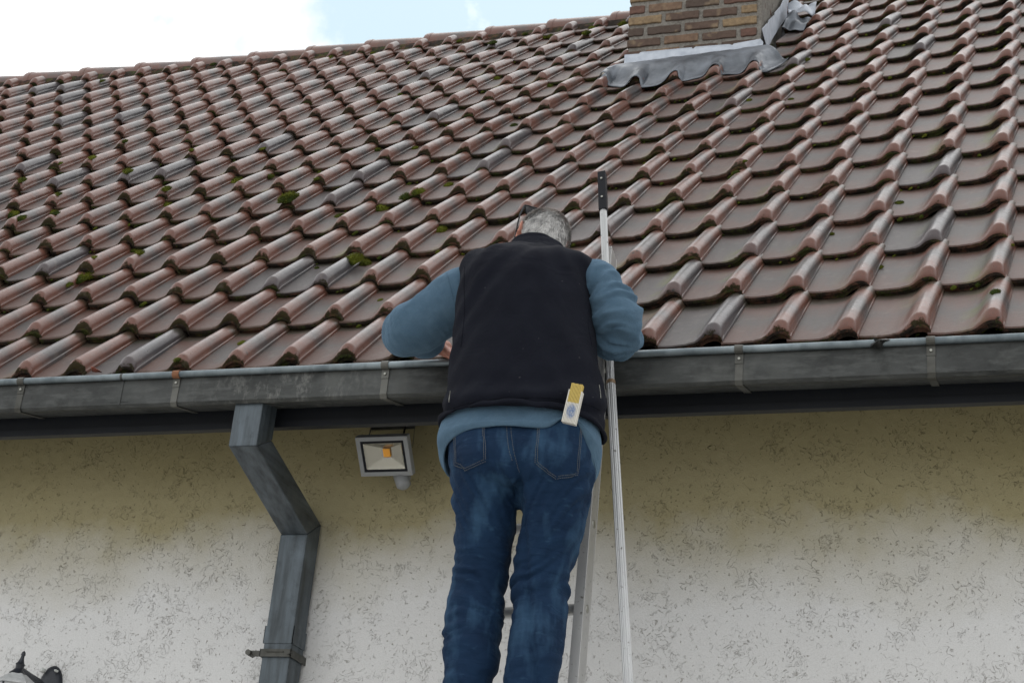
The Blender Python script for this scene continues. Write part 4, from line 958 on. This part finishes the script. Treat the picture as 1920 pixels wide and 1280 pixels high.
V, F = loft([lring2(x0, x1, py, Y, ry, 2.3, tl, 40) for py, x0, x1, Y, ry, tl in ((880, 868, 1090, -.47, .09, 0), (790, 868, 1098, -.46, .10, 0), (700, 872, 1100, -.44, .115, 0), (600, 880, 1090, -.425, .125, .1), (530, 890, 1095, -.40, .10, .2), (508, 930, 1065, -.38, .06, .2))]); mb.add(V, F)
for path in ([(885, 535, -.40, 26), (820, 565, -.395, 28), (768, 620, -.36, 27), (800, 645, -.24, 20), (838, 653, -.14, 16)], [(1098, 525, -.40, 26), (1150, 580, -.395, 28), (1157, 628, -.34, 25), (1140, 610, -.22, 19), (1134, 585, -.165, 16)]):
    P = spline(path, 5); mb.tube([Vector(at(a, b, c)) for a, b, c, r in P], [r / PM for a, b, c, r in P], 18)
for lx in (889, 1010):
    P = [(lx + 16, 880, -.47, 36), (lx + (24 if lx < 950 else 22), 990, -.455, 34), (lx + (10 if lx < 950 else 8), 1102, -.44, 30), (lx - 4, 1230, -.465, 28), (lx - 8, 1480, -.50, 22)]
    mb.tube([Vector(at(a, b, c)) for a, b, c, r in P], [r / PM for a, b, c, r in P], 16)
def hand(wrist, dirv, palm_n, side, curl, spread=.9):
    """palm and five bent fingers; dirv: wrist to knuckles, palm_n: direction the palm faces"""
    d = dirv.normalized(); n_ = (palm_n - d * palm_n.dot(d)).normalized(); s_ = d.cross(n_).normalized() * side
    V = []
    for t, wd, th in ((0, .026, .017), (.03, .033, .017), (.06, .040, .015), (.088, .041, .012), (.094, .038, .010)):
        V.append([wrist + d * t + s_ * wd * math.cos(a) + n_ * th * math.sin(a) for a in np.linspace(0, 6.283, 17)[:-1]])
    vv, ff = loft(V); mb.add(vv, ff)
    for k, (off, L) in enumerate(((.029, .070), (.010, .078), (-.010, .073), (-.028, .058))):
        p = wrist + d * .088 + s_ * off; ang = 0; pts = [p - d * .02, p]
        for q, (fr, cu) in enumerate(((.46, curl[0]), (.31, curl[1]), (.23, curl[2]))):
            ang += cu + .06 * k; dv = d * math.cos(ang) + n_ * math.sin(ang); p = p + dv * L * fr; pts.append(p)
        mb.tube(pts, [.0095, .0095, .0088, .0080, .0062], 10)
    p = wrist + d * .025 + s_ * .028; pts = [p - s_ * .012, p, p + s_ * .020 + d * .020 + n_ * .012, p + s_ * .024 + d * .042 + n_ * .026, p + s_ * .018 + d * .058 + n_ * .036]
    mb.tube(pts, [.012, .014, .0115, .0100, .0075], 10)
# left hand down in the gutter, right hand round the pole
hand(Vector(at(822, 653, -.165)), Vector((.75, .35, -.28)), Vector((.2, .3, -1)), -1, (.5, .6, .4))
pc_ = PA + (PT - PA) * ((690 - 590) / 300.); hw = Vector(at(1136, 590, -.165)); hand(hw, Vector((-.12, .25, .95)), Vector((0, .9, .1)), -1, (1.1, 1.2, .7))
bm_ = remesh(mb, .0046, 3); body = finish(bm_, 'body', M_SKIN, man)
for s in (-1, 1):
    e = MB().tube([H(s * .031, .078, .010), H(s * .031, .0835, .010), H(s * .031, .0865, .010)], [.012, .010, .004], 14).build('eye', Mat('eye_white', .2, 0, .5, (.6, .58, .55)).m, man, True)

# hair: short grey strokes over a close shell
mh = Mat('grey_hair', .55, 0, .4); at_ = mh.attr('tip'); hn = mh.noise(mh.coord(), 60, 3); mh.color(mh.mix(mh.math('ADD', mh.math('MULTIPLY', at_, .75), mh.math('MULTIPLY', hn, .3)), (.05, .05, .052), (.72, .71, .69)))
hv, hf, ht = [], [], []
def skull(th, ph):                                   # th around, ph from crown
    rx, rf, rb, ru = .0775, .096, .100, .1165; s_ = math.sin(ph)
    return (rx * math.cos(th) * s_, (rf if math.sin(th) > 0 else rb) * math.sin(th) * s_, .004 + (ru if math.cos(ph) > 0 else .11) * math.cos(ph))
def in_hair(th, ph):
    f_ = math.sin(th) * math.sin(ph); u_ = math.cos(ph)
    if f_ > .72 - .2 * max(0, u_) : return False         # forehead
    if u_ < -.15 and f_ > -.02: return False             # face and in front of the ear
    if abs(f_ + .05) < .22 and u_ < .02 and abs(math.cos(th)) > .75: return False   # round the ear
    return u_ > -.93
NT, NP = 56, 30; shell = MB(); V = []; ok = []
for i in range(NP + 1):
    for j in range(NT):
        th, ph = 2 * math.pi * j / NT, math.pi * i / NP; q = skull(th, ph); V.append(H(*[c * (1 - .004) for c in q])); ok.append(in_hair(th, ph))
F = [(i * NT + j, i * NT + (j + 1) % NT, (i + 1) * NT + (j + 1) % NT, (i + 1) * NT + j) for i in range(NP) for j in range(NT) if ok[i * NT + j] and ok[(i + 1) * NT + j] and ok[i * NT + (j + 1) % NT]]
k0 = len(V); hv += [tuple(v) for v in V]; hf += F; ht += [.42] * len(V)
rh = random.Random(5)
for _ in range(15000):
    ph = math.acos(rh.uniform(-.93, 1)); th = rh.uniform(0, 6.283)
    if not in_hair(th, ph): continue
    q = skull(th, ph); p = H(*q); n_ = (p - HC).normalized(); dn = -Ud * .9 - Fd * (.8 if q[1] > -.02 else .1) + Rd * (.35 * math.sin(q[0] * 30) + rh.uniform(-.25, .25)); dn = (dn - n_ * dn.dot(n_)).normalized()
    L = rh.uniform(.014, .028); w_ = n_.cross(dn) * rh.uniform(.0005, .0011); a = p - n_ * .001; b = p + dn * L * .55 + n_ * .0042; c = p + dn * L + n_ * rh.uniform(.003, .0075)
    k = len(hv); hv += [tuple(a + w_), tuple(a - w_), tuple(b - w_), tuple(b + w_), tuple(c)]; hf += [(k, k + 1, k + 2, k + 3), (k + 3, k + 2, k + 4)]
    br = min(1, max(0, .55 + .75 * mnoise.noise(p * 38) + rh.gauss(0, .24) + (.15 if q[2] < .0 else 0))); ht += [br] * 5
hair = mesh_obj('hair', hv, hf, mh.m, man, True, 60); ta = hair.data.attributes.new('tip', 'FLOAT', 'POINT'); ta.data.foreach_set('value', ht)

# glasses pushed up on the head
gl = MB()
TP = [(964, 456, -.300), (967, 440, -.300), (970, 422, -.290), (975, 402, -.262), (983, 386, -.232)]
gl.tube([Vector(at(*q)) for q in TP], [.0022, .0024, .0024, .0028, .0030], 8)
gl.tube([Vector(at(*q)) for q in ((1062, 470, -.20), (1055, 440, -.17), (1040, 412, -.15), (1022, 398, -.14))], .0022, 8)
LP = [Vector(at(*q)) for q in ((984, 384.5, -.230), (992, 386, -.222), (1002, 390, -.208), (1011, 395, -.196), (1012, 402, -.190), (1004, 408, -.190), (993, 408, -.200), (986, 400, -.216))]
gl.tube(LP + [LP[0]], .0019, 6, False)
LQ = [q + (Vector(at(1022, 398, -.14)) - LP[3]) for q in LP]; gl.tube(LQ + [LQ[0]], .0019, 6, False)
gs = gl.build('glasses', M_BLACK, man, True)
mgl = Mat('dark_lens', .08, 0, .6, (.05, .055, .06))
for q in (LP, LQ): MB().add(q, [tuple(range(8))]).build('lens', mgl.m, gs)

# shoes
for lx in (883, 982):
    h0 = Vector(at(lx, 1478, -.50)); V = []
    V, F = loft([[Vector((h0.x + rx * math.cos(a), h0.y + y, h0.z - .095 + z + rz * math.sin(a))) for a in np.linspace(0, 6.283, 17)[:-1]] for y, rx, z, rz in ((-.07, .02, .04, .03), (-.055, .034, .045, .045), (0, .038, .05, .055), (.05, .042, .035, .038), (.12, .048, .022, .026), (.17, .040, .018, .022), (.20, .02, .014, .012))])
    MB().add(V, F).build('shoe', M_BLACK, man, True, 60)

# folding rule in the right back pocket
fr = empty('folding_ruler', tuple(at(1070, 770, -.62))); tag(fr, 'folded white and yellow wooden ruler sticking out of the back pocket', 'ruler')
mw = Mat('ruler_white', .6, 0, .4); P = mw.coord(); bl_ = mw.attr('blue'); vn = mw.noise(P, 420, 2, .6); tk = mw.noise(mw.coord(scale=(1, 1, 1)), 900, 1)
cw = mw.mix(vn, (.50, .48, .42), (.68, .66, .60)); cw = mw.mix(mw.math('MULTIPLY', bl_, mw.ramp(vn, (.40, .9), (.60, .25))), cw, (.06, .15, .36)); mw.color(cw)
my_ = plain('ruler_yellow', (.50, .37, .09), .6, 0, .25, 160)
YR = -.628
tl, tr, bl, br = [Vector(at(*p, YR)) for p in ((1067, 730), (1093, 735), (1053, 790), (1079, 796))]; ytop = Vector(at(1074, 722, YR)) - Vector(at(1070, 733, YR))
nd = (tr - tl).cross(bl - tl).normalized();
if nd.y > 0: nd = -nd
for k in range(10):
    a0, a1 = (k + .15) / 10, (k + .85) / 10; up_ = (1 if 1 <= k <= 8 else 0)
    T0, T1, B0, B1 = tl.lerp(tr, a0), tl.lerp(tr, a1), bl.lerp(br, a0), bl.lerp(br, a1)
    e = (T0 - B0); dz = (k % 3) * .0012
    mb_ = MB(); yt = .20 if up_ else 0
    V = [B0, B1, T1 + e * (yt + dz * 5), T0 + e * (yt + dz * 5)]; V = [v + nd * .004 for v in V] + [v - nd * .012 for v in V]
    V2 = V[:4]; sp = .62
    C0, C1 = V[0].lerp(V[3], sp / (1 + yt)), V[1].lerp(V[2], sp / (1 + yt)); E0, E1 = V[4].lerp(V[7], sp / (1 + yt)), V[5].lerp(V[6], sp / (1 + yt))
    W = [V[0], V[1], C1, C0, V[4], V[5], E1, E0]
    fcs = [(0, 1, 2, 3), (7, 6, 5, 4), (0, 4, 5, 1), (1, 5, 6, 2), (3, 7, 4, 0), (2, 6, 7, 3)]
    # finer front so that the printed mark can sit on it
    n_ = 14; vv = []; ff = []; bb = []
    for i in range(n_ + 1):
        t = i / n_; vv += [W[0].lerp(W[3], t), W[1].lerp(W[2], t), W[4].lerp(W[7], t), W[5].lerp(W[6], t)]
        x_ = (k - 4.6) / 3.6; y_ = (t - .56) / .40; bb += [max(0., min(1., 2.2 * (1 - x_ * x_ - y_ * y_)))] * 4
    for i in range(n_):
        q = 4 * i; ff += [(q, q + 1, q + 5, q + 4), (q + 1, q + 3, q + 7, q + 5), (q + 3, q + 2, q + 6, q + 7), (q + 2, q, q + 4, q + 6)]
    ff += [(0, 1, 3, 2), (4 * n_, 4 * n_ + 1, 4 * n_ + 3, 4 * n_ + 2)]
    o = MB().add(vv, ff).build('slat', mw.m, fr); at__ = o.data.attributes.new('blue', 'FLOAT', 'POINT'); at__.data.foreach_set('value', bb)
    W2 = [C0, C1, V[2], V[3], E0, E1, V[6], V[7]]
    MB().add(W2, fcs).build('slat', my_ if up_ else mw.m, fr)
